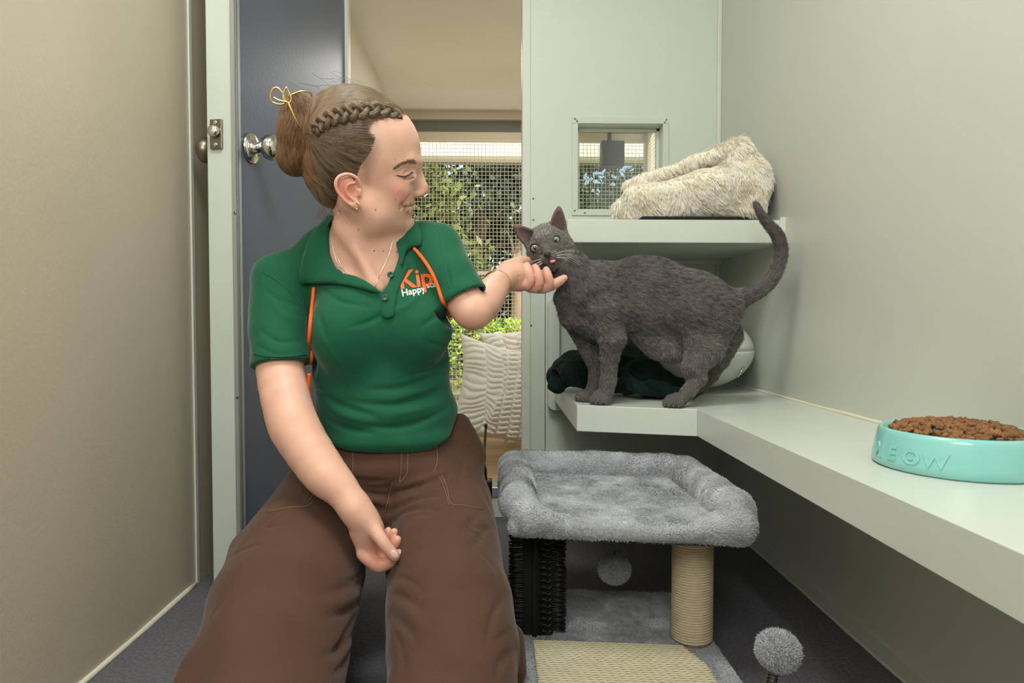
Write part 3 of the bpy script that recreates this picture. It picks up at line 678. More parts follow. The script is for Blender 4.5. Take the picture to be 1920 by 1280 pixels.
# ================================================================ white egg-shaped cat pod
m_pod = mat('pod_plastic', S(218, 224, 214), .3, coat=.3)
pod = root('cat_pod', (.492, 1.66, ZS), 'white egg-shaped plastic cat pod on the shelf behind the cat', 'cat pod')
c_ = np.array([.482, 1.68, ZS + .100]); rad = np.array([.165, .165, .100])
def shell(z0, z1, gr):
    pr = []
    for a in np.linspace(z0, z1, 24): pr.append((rad[0] * gr * math.cos(a), rad[2] * gr * math.sin(a)))
    return pr
sq = lambda V: np.stack([V[:, 0], c_[1] + (V[:, 1] - c_[1]) * .92, V[:, 2]], 1)
V, Fc = lathe([(.05, -.0985)] + shell(-1.25, .02, 1), c_, seg=64); mob('lower_shell', sq(V), Fc, m_pod, pod)
V, Fc = lathe(shell(.02, .055, .985) + shell(.06, 1.55, .997), c_, seg=64); mob('upper_shell', sq(V), Fc, m_pod, pod)
p_ = c_ + np.array([.165 * .62, -.152 * .70, -.045]); mb = MB(); mb.tube([p_ + [-.008, .002, -.014], p_ + [.008, .004, .012]], [.004, .0035], 8, flat=(1, .6)); mb.build('latch', m_chrome, pod, smooth=True)

# ================================================================ fluffy cream bed on the upper shelf
m_bed = mat('cream_plush', S(248, 240, 222), .9, var=.1, vscale=20, sheen=.3)
h_bed = hair_mat('cream_pile', S(240, 230, 208), S(255, 252, 244), .7, .2)
fb = Frame(1300, 350, 1.62)
bed = root('cat_bed', W(1300, 412, 1.62), 'fluffy cream long-pile cat bed on the upper shelf', 'cat bed')
bed.location[2] = .807; _wl[bed.name] = np.array(bed.location)
sd = SDF(); u = fb.s
sd.chain([fb(1178, 385, -20), fb(1245, 378, -40), fb(1325, 362, -45), fb(1385, 352, -25)], [24 * u, 32 * u, 42 * u, 46 * u], .02)
sd.chain([fb(1185, 378, 20), fb(1240, 352, 55), fb(1320, 326, 60), fb(1370, 310, 40)], [24 * u, 30 * u, 34 * u, 34 * u], .02)
sd.chain([fb(1382, 298, -20), fb(1398, 336, -10), fb(1392, 372, 0)], [22 * u, 32 * u, 32 * u], .02)
sd.chain([fb(1180, 340, 0), fb(1240, 325, -10), fb(1310, 303, -15), fb(1380, 285, -10)], [9 * u, 10 * u, 10 * u, 14 * u], .012)
sd.box(fb(1300, 372, 0), (120 * u, 30 * u, 70 * u), fb.M, .02, .02)
sd.ell(fb(1265, 312, 34), (75 * u, 26 * u, 40 * u), fb.rot(-14), .012, 'sub')
sd.box((.4, 1.65, .76), (.4, .4, .05), rad=.002, k=.004, op='sub')
V, Q = sd.mesh(.005); V = V + vnormals(V, Q) * (noise(V, 30)[:, None] * .005); mob('bed_body', V, Q, m_bed, bed)
P, N = sample(V, Q, 52000, lambda c: (c[:, 2] > .812)); ok = P[:, 2] > .822; P, N = P[ok], N[ok]
cv = nrm(np.stack([.25 + .9 * noise(P, 16, 1), -.2 + .5 * noise(P, 16, 2), -.8 + .9 * noise(P, 16, 3)], 1))
L_ = .024 * np.ones(len(P)); L_[(N[:, 2] > .5) & (P[:, 0] < W(1330, 300, 1.62)[0])] = .009
fur('long_pile', P, N, cv, L_ * 1.0, .45, .00055, h_bed, bed, 5, .45, .06, tint=patchy(P, 60, 160), clump=.7, cell=.0095)
pt = root('black_mat', (.44, 1.6, .807), 'thin black mat under the fluffy cream bed', 'mat')
q0 = W(1225, 412, 1.53); q1 = W(1398, 412, 1.53); mb = MB(); mb.box((q0[0] - .03, 1.515, .807), (q1[0] + .01, 1.75, .8165)); mb.build('mat_sheet', m_dark_f, pt, bevel=.004)

# ================================================================ dark green velvet blanket
m_velvet = mat('green_velvet', S(14, 44, 40), .75, col2=S(4, 18, 18), vscale=14, bump=.001, bscale=200, sheen=.08, spec=.2)
sd = SDF()
def G(px, py, Y): return W(px, py, Y)
sd.chain([G(1046, 705, 1.66), G(1075, 690, 1.62), G(1110, 690, 1.62), G(1150, 700, 1.6)], [.028, .042, .045, .035], .02)
sd.chain([G(1110, 700, 1.60), G(1180, 705, 1.56), G(1240, 712, 1.55), G(1268, 722, 1.54)], [.042, .040, .036, .024], .02)
sd.chain([G(1150, 715, 1.52), G(1210, 725, 1.50), G(1262, 735, 1.50)], [.020, .020, .014], .02)
sd.chain([G(1080, 678, 1.68), G(1130, 670, 1.66), G(1185, 665, 1.62), G(1250, 690, 1.62)], [.030, .038, .048, .040], .02)
sd.chain([G(1200, 722, 1.47), G(1282, 738, 1.47)], [.02, .012], .02)
sd.chain([G(1045, 690, 1.62), G(1046, 722, 1.62)], [.016, .020], .015)
for i in range(34):
    x = random.uniform(1035, 1270); y = random.uniform(655, 735); a = random.uniform(-.6, 1.2); l = random.uniform(20, 55); bnd = random.uniform(-12, 12)
    pts = [(x - l * math.cos(a), y - l * math.sin(a)), (x + bnd * math.sin(a), y - bnd * math.cos(a)), (x + l * math.cos(a), y + l * math.sin(a))]
    sd.crease(pts, random.uniform(.004, .008), .022, 8, op='sub' if i % 2 else 'add')
sd.box((.45, 1.6, .353), (.287, .4, .05), rad=.001, k=.003, op='sub')
V, Q = sd.mesh(.0032); V = V + vnormals(V, Q) * ((noise(V, 50) * .0035 + noise(V, 110) * .0015)[:, None])
V[:, 2] = np.maximum(V[:, 2], np.where((V[:, 0] > .165), ZS + .0008, 0)); bl = mob('velvet_blanket', V, Q, m_velvet, None); tag(bl, 'crumpled dark green velvet blanket on the low shelf between the cat\'s legs', 'blanket')
# ================================================================ the cat
m_cat = mat('cat_skin', (1, 1, 1), .85, paint=True, var=.2, vscale=60, spec=.2)
h_cat = hair_mat('cat_fur', S(48, 47, 46), S(166, 161, 155), .5, .35)
cat = root('cat', (.33, 1.40, ZS), 'slim grey cat standing on the low shelf, tongue out, tail raised', 'cat')
def pr(l, y=None): return [W(a[0], a[1], a[2]) for a in l], [a[3] * a[2] / F for a in l]
sd = SDF(); BF = Frame(1230, 570, 1.405); u = BF.s
sd.ell(BF(1130, 550, 0), (70 * u, 62 * u, 44 * u), BF.rot(20), .015)
sd.ell(BF(1210, 556, 0), (98 * u, 76 * u, 52 * u), BF.rot(3), .012)
sd.ell(BF(1295, 572, -4), (82 * u, 64 * u, 48 * u), BF.rot(18), .012)
sd.ell(BF(1346, 590, -4), (34 * u, 50 * u, 42 * u), BF.rot(30), .015)
sd.ell(BF(1238, 646, -4), (50 * u, 28 * u, 22 * u), BF.rot(30), .03)
sd.ell(BF(1190, 598, 0), (56 * u, 24 * u, 34 * u), BF.rot(0), .012)
P_, r_ = pr([(1048, 478, 1.40, 30), (1072, 508, 1.40, 36), (1100, 545, 1.40, 48)]); sd.chain(P_, r_, .02)
P_, r_ = pr([(1052, 560, 1.40, 14), (1075, 590, 1.40, 26), (1110, 600, 1.40, 34)]); sd.chain(P_, r_, .02)
# legs
P_, r_ = pr([(1128, 585, 1.385, 38), (1148, 632, 1.372, 24), (1143, 668, 1.385, 16.5), (1141, 712, 1.392, 14), (1136, 738, 1.395, 14)]); sd.chain(P_, r_, .015)
P_, r_ = pr([(1085, 595, 1.43, 30), (1100, 645, 1.45, 17), (1114, 690, 1.455, 10), (1113, 722, 1.455, 10), (1106, 738, 1.455, 11)]); sd.chain(P_, r_, .012)
sd.ell(W(1328, 622, 1.365), (.046, .028, .066), Matrix.Rotation(.25, 3, 'Y'), .015)
P_, r_ = pr([(1322, 655, 1.36, 34), (1302, 688, 1.352, 22), (1310, 708, 1.35, 15), (1290, 735, 1.343, 12.5), (1275, 750, 1.34, 12)]); sd.chain(P_, r_, .012)
P_, r_ = pr([(1355, 630, 1.43, 36), (1348, 672, 1.45, 20), (1336, 703, 1.465, 11), (1312, 730, 1.475, 9.5), (1296, 738, 1.48, 10)]); sd.chain(P_, r_, .012)
def paw(px, Y, sx, toes=4, r=11, fwd=(0, -1), lift=0):
    b = W(px, 700, Y); b[2] = ZS + r * .9 * Y / F + lift; q = r * Y / F; sd.ell(b, (q * 1.35, q * 1.35, q * .95), None, .006); f = nrm(np.array([fwd[0], fwd[1], 0.])); sidev = np.array([f[1], -f[0], 0])
    for i in range(toes):
        t = (i - (toes - 1) / 2) / ((toes - 1) / 2); c = b + f * q * (1.25 - .3 * t * t) + sidev * q * .98 * t; c[2] = ZS + q * .62 + lift; sd.ell(c, (q * .44, q * .56, q * .6), None, .0022)
paw(1128, 1.398, 1, r=14, fwd=(-.45, -1)); paw(1099, 1.445, 1, r=12, fwd=(-.7, -.8)); paw(1265, 1.345, 1, r=13.5, fwd=(-.6, -1)); paw(1290, 1.48, 1, r=11, fwd=(-.8, -.6))
# tail
tail = [(1372, 566, 1.395, 24), (1396, 556, 1.395, 16), (1422, 545, 1.395, 12.5), (1444, 526, 1.395, 12), (1458, 500, 1.395, 11.5), (1464, 470, 1.395, 11.5), (1458, 442, 1.395, 10.5), (1441, 420, 1.395, 8.5), (1427, 402, 1.395, 6.5), (1418, 384, 1.395, 5)]
P_, r_ = pr(tail); TS = spline(P_, 30); sd.chain(TS, np.interp(np.linspace(0, 9, 30), range(10), r_), .012)
# head
HF = Frame(1022, 456, 1.375); h1 = HF.s; ca, sa = math.cos(math.radians(20)), math.sin(math.radians(20))
def H(a, b, w=0): return HF(1022 + a * ca + b * sa, 456 - a * sa + b * ca, w)
RH = HF.rot(-20)
sd.ell(H(5, 0, 26), (41 * h1, 36 * h1, 42 * h1), RH, .012)
sd.ell(H(0, 14, 6), (36 * h1, 22 * h1, 24 * h1), RH, .015); sd.ell(H(-1, 28, 4), (31 * h1, 20 * h1, 22 * h1), RH, .012)
sd.ell(H(26, 19, 20), (24 * h1, 22 * h1, 24 * h1), RH, .012); sd.ell(H(-21, 19, 20), (18 * h1, 18 * h1, 22 * h1), RH, .015)
sd.chain([H(0, -8, -10), H(-2, 8, -20), H(-3, 21, -29)], [11 * h1, 7.5 * h1, 6 * h1], .010)
sd.ell(H(-11, 28, -20), (11 * h1, 8.5 * h1, 10 * h1), RH, .006); sd.ell(H(6, 28, -20), (11 * h1, 8.5 * h1, 10 * h1), RH, .006)
sd.ell(H(-2, 43, -12), (11 * h1, 9 * h1, 12 * h1), RH, .008)
sd.chain([H(-2.5, 24, -31), H(-2.5, 31, -31)], .0008, .002, 'sub')
sd.chain([H(-16, 33, -24), H(-9, 36, -29), H(-2.5, 32.5, -31), H(4, 36, -29), H(12, 33, -24)], .0010, .0025, 'sub')
EYES = [H(-20.5, 2, -11), H(20, 1.5, -8)]
for e in EYES:
    sd.ell(e + HF.M[:, 2] * .003, (.0126, .0116, .0122), None, .004); sd.ell(e - HF.M[:, 2] * .006, (.0084, .0059, .012), HF.rot(-20 + (14 if e is EYES[0] else -14)), .0012, 'sub')
# ears
EARS = []
for bu, bv, tu, tv, bw, hol in ((994, 447, 962, 423, 18, (3, 1)), (1046, 431, 1048, 386, 20, (1, 2))):
    bq, tq = HF(bu, bv, bw), HF(tu, tv, bw - 6); ax = nrm(tq - bq); sidev = nrm(np.cross(ax, HF.M[:, 2])); Mx = np.stack([sidev, ax, np.cross(sidev, ax)], 1); Lg = np.linalg.norm(tq - bq)
    def fn(Pp, bq=bq, Mx=Mx, Lg=Lg, q=1.0, off=0.0):
        p = (Pp - bq) @ Mx; y = np.clip(p[:, 1] / Lg, -.4, 1.02); yy = np.clip(y, 0, 1); wd = q * (.0135 * (1 - yy ** 1.5) + .0052) * np.sqrt(np.maximum(1 - yy ** 7, .0004)); th = wd * .62
        xx = p[:, 0] / wd; zz = (p[:, 2] + off) / th; rr = np.sqrt(xx * xx + zz * zz); return np.maximum((rr - 1) * np.minimum(wd, th) * .75, np.maximum(p[:, 1] - Lg * 1.02, -.4 * Lg - p[:, 1]))
    e_ = np.array([.024] * 3); lo = np.minimum(bq, tq) - e_; hi = np.maximum(bq, tq) + e_
    sd._push(fn, lo, hi, 'add', .006)
    fz = HF.M[:, 2]; sgn = 1 if (Mx[:, 2] @ fz) > 0 else -1
    bq2 = bq + ax * Lg * .10 - fz * .0085
    def fn2(Pp, fn=fn, bq2=bq2, Mx=Mx, Lg=Lg): return fn(Pp, bq=bq2, Mx=Mx, Lg=Lg * .84, q=.80)
    sd._push(fn2, lo, hi, 'sub', .0015); EARS.append((bq, tq, ax, fz))
V, Q = sd.mesh(.0019); N = vnormals(V, Q)
col = np.tile(np.array(S(92, 87, 84)), (len(V), 1))
def dab(col, V, c, r, rgb, s=.5):
    d = np.linalg.norm((V - c) / np.asarray(r), axis=1); k = np.clip((1 - d) / s, 0, 1)[:, None]; col[:] = col * (1 - k) + np.array(S(*rgb)) * k
for e in EYES: dab(col, V, e, .0118, (34, 33, 33), .15)
for bq, tq, ax, fz in EARS:
    dv = V - bq; t = dv @ ax; inn = (t > .004) & (N @ fz < -.1) & (np.linalg.norm(dv - t[:, None] * ax, axis=1) < .02) & (t < .055); col[inn] = S(112, 92, 88)
body = mob('body', V, Q, m_cat, cat, col=col)
npos = H(-3, 20, -30)
def comb_cat(P):
    D = np.tile(np.array([1.0, 0, -.35]), (len(P), 1))
    leg = P[:, 2] < .52; D[leg] = (.15, 0, -1)
    D[(P[:, 2] < .425)] = (-.6, -.6, -.5)
    hd_ = np.linalg.norm(P - H(3, 4, 10), axis=1) < .056; D[hd_] = nrm(P[hd_] - npos) + [0, 0, -.05]
    nk = (~hd_) & (P[:, 0] < .21) & (P[:, 2] > .60); D[nk] = (.5, -.1, -.8)
    dt = np.linalg.norm(P[:, None] - TS[None, ::2], axis=2); ti = dt.argmin(1) * 2; tl = (dt.min(1) < .03) & (P[:, 0] > .51) & (P[:, 2] > .62); tg = np.gradient(TS, axis=0); D[tl] = nrm(tg[np.minimum(ti[tl], 29)])
    return nrm(D)
nh = 120000
P, N2 = sample(V, Q, nh, lambda c: (c[:, 1] < 1.50) * (1 + 1.2 * (np.linalg.norm(c - H(3, 4, 0), axis=1) < .06)))
keep = np.ones(len(P), bool)
for e in EYES: keep &= np.linalg.norm(P - e, axis=1) > .0108
keep &= np.linalg.norm(P - H(-3, 23, -36), axis=1) > .008
for bq, tq, ax, fz in EARS:
    dv = P - bq; t = dv @ ax; keep &= ~((t > .003) & (N2 @ fz < 0.1) & (np.linalg.norm(dv - t[:, None] * ax, axis=1) < .02) & (t < .06) & (rng.random(len(P)) > .12))
P, N2 = P[keep], N2[keep]
Ln = np.full(len(P), .0088); dh = np.linalg.norm(P - H(3, 4, 10), axis=1); Ln[dh < .06] = .0045; Ln[np.linalg.norm(P - H(0, 22, -20), axis=1) < .03] = .0028; Ln[P[:, 2] < .50] = .0055; Ln[P[:, 2] < .43] = .0035
for bq, tq, ax, fz in EARS: t = (P - bq) @ ax; Ln[(t > 0) & (t < .06) & (np.linalg.norm(P - bq - t[:, None] * ax, axis=1) < .022)] = .0022
tn = .38 + .30 * noise(P * [1, 1, 2.2], 130, 2) + .14 * noise(P, 34, 4) + rng.normal(0, .13, len(P))
hd_ = np.linalg.norm(P - H(3, 4, 10), axis=1) < .056; tn[hd_] += .26; nk_ = (~hd_) & (P[:, 0] < .19) & (P[:, 2] > .58); tn[nk_] -= .10; lh = (P - HF.O) @ RH / h1
tn[(np.abs(lh[:, 0] - 3) < 16) & (lh[:, 1] < -12) & (lh[:, 2] < 15)] += .40 + .40 * np.sin(lh[(np.abs(lh[:, 0] - 3) < 16) & (lh[:, 1] < -12) & (lh[:, 2] < 15), 0] * 1.1); tn[(P[:, 2] < .55)] += .12
fur('fur', P, N2, comb_cat(P), Ln, .40, .00026, h_cat, body, 4, .32, tint=np.clip(tn, 0, 1), clump=.4, cell=.0035)
# eyes, nose, tongue, whiskers
m_eye = mat('cat_eye', (1, 1, 1), .04, paint=True, coat=1, spec=.6)
for k, e in enumerate(EYES):
    f = -HF.M[:, 2] + HF.M[:, 0] * (.05 if k == 0 else -.02); f = nrm(f); R0 = .0092; Vv, Fc = lathe([(R0 * math.sin(a), -R0 * math.cos(a)) for a in np.linspace(.001, PI - .001, 60)], e - f * .0004, f, 64); Vv = np.array(Vv)
    q = (Vv - e); x = q @ RH[:, 0]; y = q @ RH[:, 1]; zf = q @ f; c = np.tile(np.array(S(24, 24, 22)), (len(Vv), 1)); r = np.hypot(x, y)
    fr_ = (zf > 0) & (r < .0084); c[fr_] = S(152, 164, 140); c[(zf > 0) & (r < .0056)] = S(108, 122, 88); c[(zf > 0) & (np.hypot(x / .0027, y / .0046) < 1)] = S(8, 8, 8)
    mob('eyeball', Vv, Fc, m_eye, body, col=c)
m_nose = mat('cat_nose', S(40, 37, 40), .55, bump=.0002, bscale=800); s2 = SDF(); s2.ell(H(-3, 19.5, -34.5), (6.2 * h1, 3.2 * h1, 4 * h1), RH, .001); s2.ell(H(-3, 23, -34.5), (3 * h1, 3.4 * h1, 3.6 * h1), RH, .003)
s2.ell(H(-7.4, 21.5, -38), (.0013, .0010, .002), RH, .0006, 'sub'); s2.ell(H(1.6, 21.5, -38), (.0013, .0010, .002), RH, .0006, 'sub'); a_, q_ = s2.mesh(.0007); mob('nose', a_, q_, m_nose, body)
m_tongue = mat('tongue', S(232, 150, 156), .35, bump=.0002, bscale=900); s2 = SDF(); s2.chain([H(-2, 35, -26), H(0, 35.5, -31), H(5, 36, -33)], [2.0 * h1, 2.8 * h1, 2.4 * h1], .003); a_, q_ = s2.mesh(.0008); mob('tongue', a_, q_, m_tongue, body)
m_wh = mat('whisker', S(220, 218, 212), .4); mb = MB()
for sx, a0 in ((-1, -12), (1, 7)):
    for i in range(9):
        b0 = H(a0 + sx * (i % 3) * 3, 25 + (i // 3) * 3, -27); e1 = b0 + HF.M @ (np.array([sx * ca * (34 + 4 * (i % 3)) - 0 + (8 if sx > 0 else 0), -sx * sa * 34 + 8 + (i // 3) * 9, 4 - 3 * (i % 3)]) * h1); md = (b0 + e1) / 2 + HF.M @ np.array([0, -5 * h1, -3 * h1])
        mb.tube(spline([b0, md, e1], 8), np.linspace(.00028, .00008, 8), 4)
mb.build('whiskers', m_wh, body)
m_claw = mat('claw', S(190, 180, 165), .4)
for (px, Y, n_, fw) in ((1128, 1.398, 4, (-.45, -1)), (1265, 1.345, 4, (-.6, -1))):
    b = W(px, 700, Y); q = 13 * Y / F; f = nrm(np.array([fw[0], fw[1], 0.])); sv = np.array([f[1], -f[0], 0])
    for i in range(n_):
        t = (i - 1.5) / 1.5; c = b + f * q * (1.85 - .3 * t * t) + sv * q * t; c[2] = ZS + q * .35; mb = MB(); mb.tube([c - f * .003, c + f * .001 - [0, 0, .001]], [.0012, .0004], 5); mb.build('claw', m_claw, body)
# ================================================================ the woman
m_skin = mat('skin', (1, 1, 1), .42, paint=True, var=.06, vscale=40, bump=.00025, bscale=900, sss=.12, spec=.4)
m_shirt = mat('green_polo', S(22, 92, 64), .8, var=.12, vscale=9, bump=.00025, bscale=900, sheen=.25, spec=.25)
m_trous = mat('brown_twill', S(90, 65, 52), .88, var=.16, vscale=14, bump=.0007, bscale=420, sheen=.15, spec=.2)
m_seam = mat('brown_thread', S(128, 98, 80), .8)
m_hair = mat('hair_base', S(104, 84, 66), .5, col2=S(66, 50, 38), vscale=26, bump=.001, bscale=160)
h_hair = hair_mat('hair_strands', S(62, 48, 38), S(150, 126, 100), .38, .5)
h_bun = hair_mat('bun_strands', S(66, 46, 32), S(154, 114, 76), .38, .5)
m_gold = mat('gold', (.85, .58, .22), .18, 1)
wo = root('person', (-.2, 1.1, 0), 'kneeling woman in green polo shirt and brown trousers petting the grey cat', 'person')
def chainp(sd, l, k=.015): sd.chain([W(a, b, y) for a, b, y, r in l], [r * y / F for a, b, y, r in l], k)
HD = Frame(680, 340, 1.08); q = HD.s
def polysdf(P2, poly):
    d = np.full(len(P2), 1e9); s = np.ones(len(P2)); n = len(poly)
    for i in range(n):
        a = poly[i]; b = poly[i - 1]; e = b - a; w_ = P2 - a; t = np.clip((w_ @ e) / (e @ e), 0, 1); r = w_ - t[:, None] * e; d = np.minimum(d, (r * r).sum(1))
        c1 = P2[:, 1] >= a[1]; c2 = P2[:, 1] < b[1]; c3 = e[0] * w_[:, 1] > e[1] * w_[:, 0]; fl = (c1 & c2 & c3) | (~c1 & ~c2 & ~c3); s = np.where(fl, -s, s)
    return s * np.sqrt(d)
def prism_op(sd, fr, poly, w0, w1, k=.003, op='sub'):
    poly = np.array(poly, float)
    def fn(P):
        c = (P - fr.O) @ fr.M / fr.s; c2 = c[:, :2] + [fr.u0, fr.v0]; return np.maximum(polysdf(c2, poly), np.maximum(w0 - c[:, 2], c[:, 2] - w1)) * fr.s
    cs = np.array([fr(a, b, w_) for a, b in poly for w_ in (w0, w1)]); return sd._push(fn, cs.min(0), cs.max(0), op, k)
def cut(sd, c, n, R, k=.002):
    c = np.array(c, float); n = nrm(n)
    def fn(P): d = P - c; return np.maximum(-(d @ n), np.linalg.norm(d, axis=1) - R)
    return sd._push(fn, c - R, c + R, 'sub', k)
# ---- skull, face, neck, chest, arms: one continuous surface
sk = SDF()
def E(u_, v_, w_, a, b, c, rot=0, k=14, op='add', yaw=0): sk.ell(HD(u_, v_, w_), (a * q, b * q, c * q), HD.rot(rot, yaw), k * q, op)
def K(l, k=10, op='add'): sk.chain([HD(a, b, c) for a, b, c, r in l], [r * q for a, b, c, r in l], k * q, op)
E(664, 268, 0, 96, 92, 76, k=20)
E(706, 280, 0, 81, 78, 62, k=34)
E(712, 335, 0, 66, 78, 56, k=30)
E(716, 372, 0, 47, 50, 43, k=22)
for s in (-1, 1):
    K([(664, 376, 52 * s, 22), (700, 404, 40 * s, 22), (738, 413, 16 * s, 18)], 22)
    E(735, 352, 34 * s, 30, 24, 22, k=18)                                    # cheek
    E(728, 368, 34 * s, 20, 17, 14, k=16)
    K([(738, 306, 44 * s, 9), (762, 300, 33 * s, 10), (780, 301, 15 * s, 8)], 14)   # brow
    E(764, 329, 35 * s, 14, 12, 14, k=8)                                     # lid over the eyeball
    E(781, 359, 8 * s, 9, 6.5, 6.5, k=6)                                     # nostril wing
K([(747, 412, 0, 18), (760, 411, 0, 14.5)], 14)                                # chin
E(779, 342, 0, 15, 24, 12, rot=-14, k=8); E(700, 384, 30, 42, 26, 24, rot=14, k=24); E(700, 384, -30, 42, 26, 24, rot=14, k=24)
K([(778, 306, 0, 7), (786, 326, 0, 6.5), (794, 345, 0, 7.5), (795, 351, 0, 8)], 12)   # nose
E(745, 380, 0, 26, 25, 34, k=12)
# lips with a smile
for s in (-1, 1):
    K([(774.5, 375.5, 0, 3.6), (770.5, 376, 14 * s, 3.4), (763, 377.5, 25 * s, 2.8), (754, 381.5, 34 * s, 2.4)], 4)
    K([(769.5, 395, 0, 4.4), (766, 394.5, 14 * s, 4.2), (760, 392, 25 * s, 3.2), (752, 386, 34 * s, 2.4)], 4)
    K([(778, 385.5, 0, 4.6), (774, 385.5, 16 * s, 4.5), (765, 384.5, 29 * s, 3.6), (752, 382.5, 39 * s, 1.8)], 1.5, 'sub')
    K([(775, 352, 20 * s, 1.5), (761, 366, 36 * s, 1.8), (748, 378, 43 * s, 1.6)], 9, 'sub')
    K([(747, 380, 40 * s, 2.4), (746, 386, 41 * s, 2)], 5, 'sub')
    K([(752, 330, 48 * s, 1.0), (761, 335, 49 * s, 1.2), (772, 330, 40 * s, 1.0)], 2, 'sub')
    K([(750, 322, 48 * s, 1.0), (762, 316.5, 47 * s, 1.0), (775, 319, 38 * s, 1.0)], 5, 'sub')
    E(784, 363, 8 * s, 4.5, 1.8, 2.6, k=2, op='sub')
K([(768, 403, -12, 1.2), (773, 403.5, 0, 1.6), (768, 403, 12, 1.2)], 8, 'sub'); E(756, 400, 0, 13, 14, 20, k=8)
# ear (both sides)
for s in (-1, 1):
    E(655, 356, 73 * s, 18, 25, 6, rot=-12, k=6)
    ep = spline([(677, 350, 73 * s, 2.4), (670, 335, 77 * s, 3), (655, 329, 80 * s, 3.3), (640, 334, 82 * s, 3.3), (634, 346, 83 * s, 3.2), (638, 360, 82 * s, 2.9), (648, 373, 80 * s, 2.8), (660, 382, 78 * s, 3.4)], 22); K([tuple(x) for x in ep], 2.5)
    E(667, 381, 76 * s, 7.5, 8.5, 4, rot=10, k=4)
    ep = spline([(667, 343, 79 * s, 2.2), (656, 346, 80 * s, 2.6), (651, 356, 80 * s, 2.6), (655, 366, 80 * s, 2.6), (664, 373, 78 * s, 2.6)], 14); K([tuple(x) for x in ep], 3)
    K([(675, 356, 77 * s, 3), (675, 364, 77 * s, 2.8)], 4)
    E(665, 358, 82 * s, 6.5, 8.5, 6, k=3, op='sub'); K([(643, 343, 83 * s, 1.6), (642, 356, 83 * s, 1.6)], 3, 'sub'); E(657, 338, 82 * s, 7, 2.2, 4, k=2, op='sub')
# neck and chest
chainp(sk, [(672, 380, 1.09, 46), (676, 430, 1.10, 50), (686, 480, 1.12, 54)], .03)
chainp(sk, [(560, 520, 1.13, 34), (625, 482, 1.13, 34), (690, 470, 1.14, 44), (760, 478, 1.14, 36), (812, 470, 1.13, 34)], .04)
TF = Frame(712, 600, 1.13); tq = TF.s
sk.ell(TF(705, 560, 15), (110 * tq, 110 * tq, 80 * tq), TF.M, .04)
chainp(sk, [(728, 425, 1.045, 7), (716, 500, 1.055, 7)], .03) if 0 else None
chainp(sk, [(650, 522, 1.075, 7), (690, 537, 1.068, 7), (712, 543, 1.066, 6)], .02)      # collarbones
chainp(sk, [(640, 420, 1.07, 6), (668, 470, 1.06, 6), (700, 528, 1.062, 6)], .022)     # neck tendon
RA = [(522, 528, 1.13, 38), (524, 620, 1.10, 40), (527, 700, 1.07, 42), (543, 775, 1.035, 43), (560, 815, 1.02, 43), (606, 884, .995, 39.5), (637, 915, .982, 31), (655, 938, .975, 26), (668, 955, .970, 23.5)]
RA = [tuple(x) for x in spline(RA, 26)]; chainp(sk, RA, .03)
LA = [(815, 472, 1.13, 36), (845, 520, 1.10, 36), (880, 578, 1.075, 33), (890, 583, 1.08, 31), (905, 570, 1.13, 32), (920, 550, 1.19, 28), (934, 530, 1.25, 22)]
LA = [tuple(x) for x in spline(LA, 22)]; chainp(sk, LA, .025)
# right hand, relaxed in the lap
h0 = .965
def HND(l, k, Y0, op='add'):
    l = [tuple(x) for x in spline(l, len(l) * 2 + 1)] if len(l) > 3 else l
    sk.chain([W(a, b, Y0 + d) for a, b, d, r in l], [r * Y0 / F for a, b, d, r in l], k, op)
HND([(668, 955, .005, 22), (680, 978, .006, 23.5), (688, 1000, .008, 22), (694, 1022, .010, 17)], .02, h0); HND([(684, 972, .004, 17), (700, 992, .004, 17)], .016, h0)
HND([(672, 1000, .006, 14), (684, 1030, .008, 14), (690, 1045, .008, 13)], .010, h0)
HND([(690, 975, .006, 16), (705, 1000, .018, 14)], .012, h0)
HND([(682, 1038, .002, 13.5), (698, 1052, .000, 13), (713, 1060, .000, 12.5), (734, 1051, .000, 11), (748, 1038, .001, 9)], .004, h0)   # index finger
HND([(692, 1022, .014, 12), (716, 1043, .018, 11.5), (728, 1035, .017, 10.5), (740, 1020, .014, 9), (745, 1011, .013, 7.5)], .003, h0)
HND([(698, 1010, .026, 11), (718, 1025, .030, 10), (732, 1010, .026, 9.5), (739, 997, .022, 7.5)], .003, h0)
HND([(698, 1000, .036, 9), (714, 1010, .040, 8.5), (724, 1002, .036, 8), (728, 994, .034, 6.5)], .003, h0)
HND([(684, 968, -.002, 15), (700, 990, -.008, 13.5), (716, 1013, -.016, 11.5), (725, 1025, -.018, 10.5), (736, 1038, -.018, 10), (741, 1044, -.018, 8)], .007, h0)   # thumb
HND([(690, 998, -.006, 1), (700, 1012, .0, 1.6), (712, 1028, .004, 2)], .004, h0, 'sub')
HND([(700, 1041, -.014, 1.0), (713, 1040, -.012, 1.2)], .003, h0, 'sub'); HND([(715, 1062, -.014, .8), (718, 1048, -.013, 1.0)], .003, h0, 'sub')
HND([(719, 1021, -.0285, .6), (729, 1013, -.026, .6)], .002, h0, 'sub'); HND([(721, 1024, -.029, .6), (731, 1016, -.026, .6)], .002, h0, 'sub')
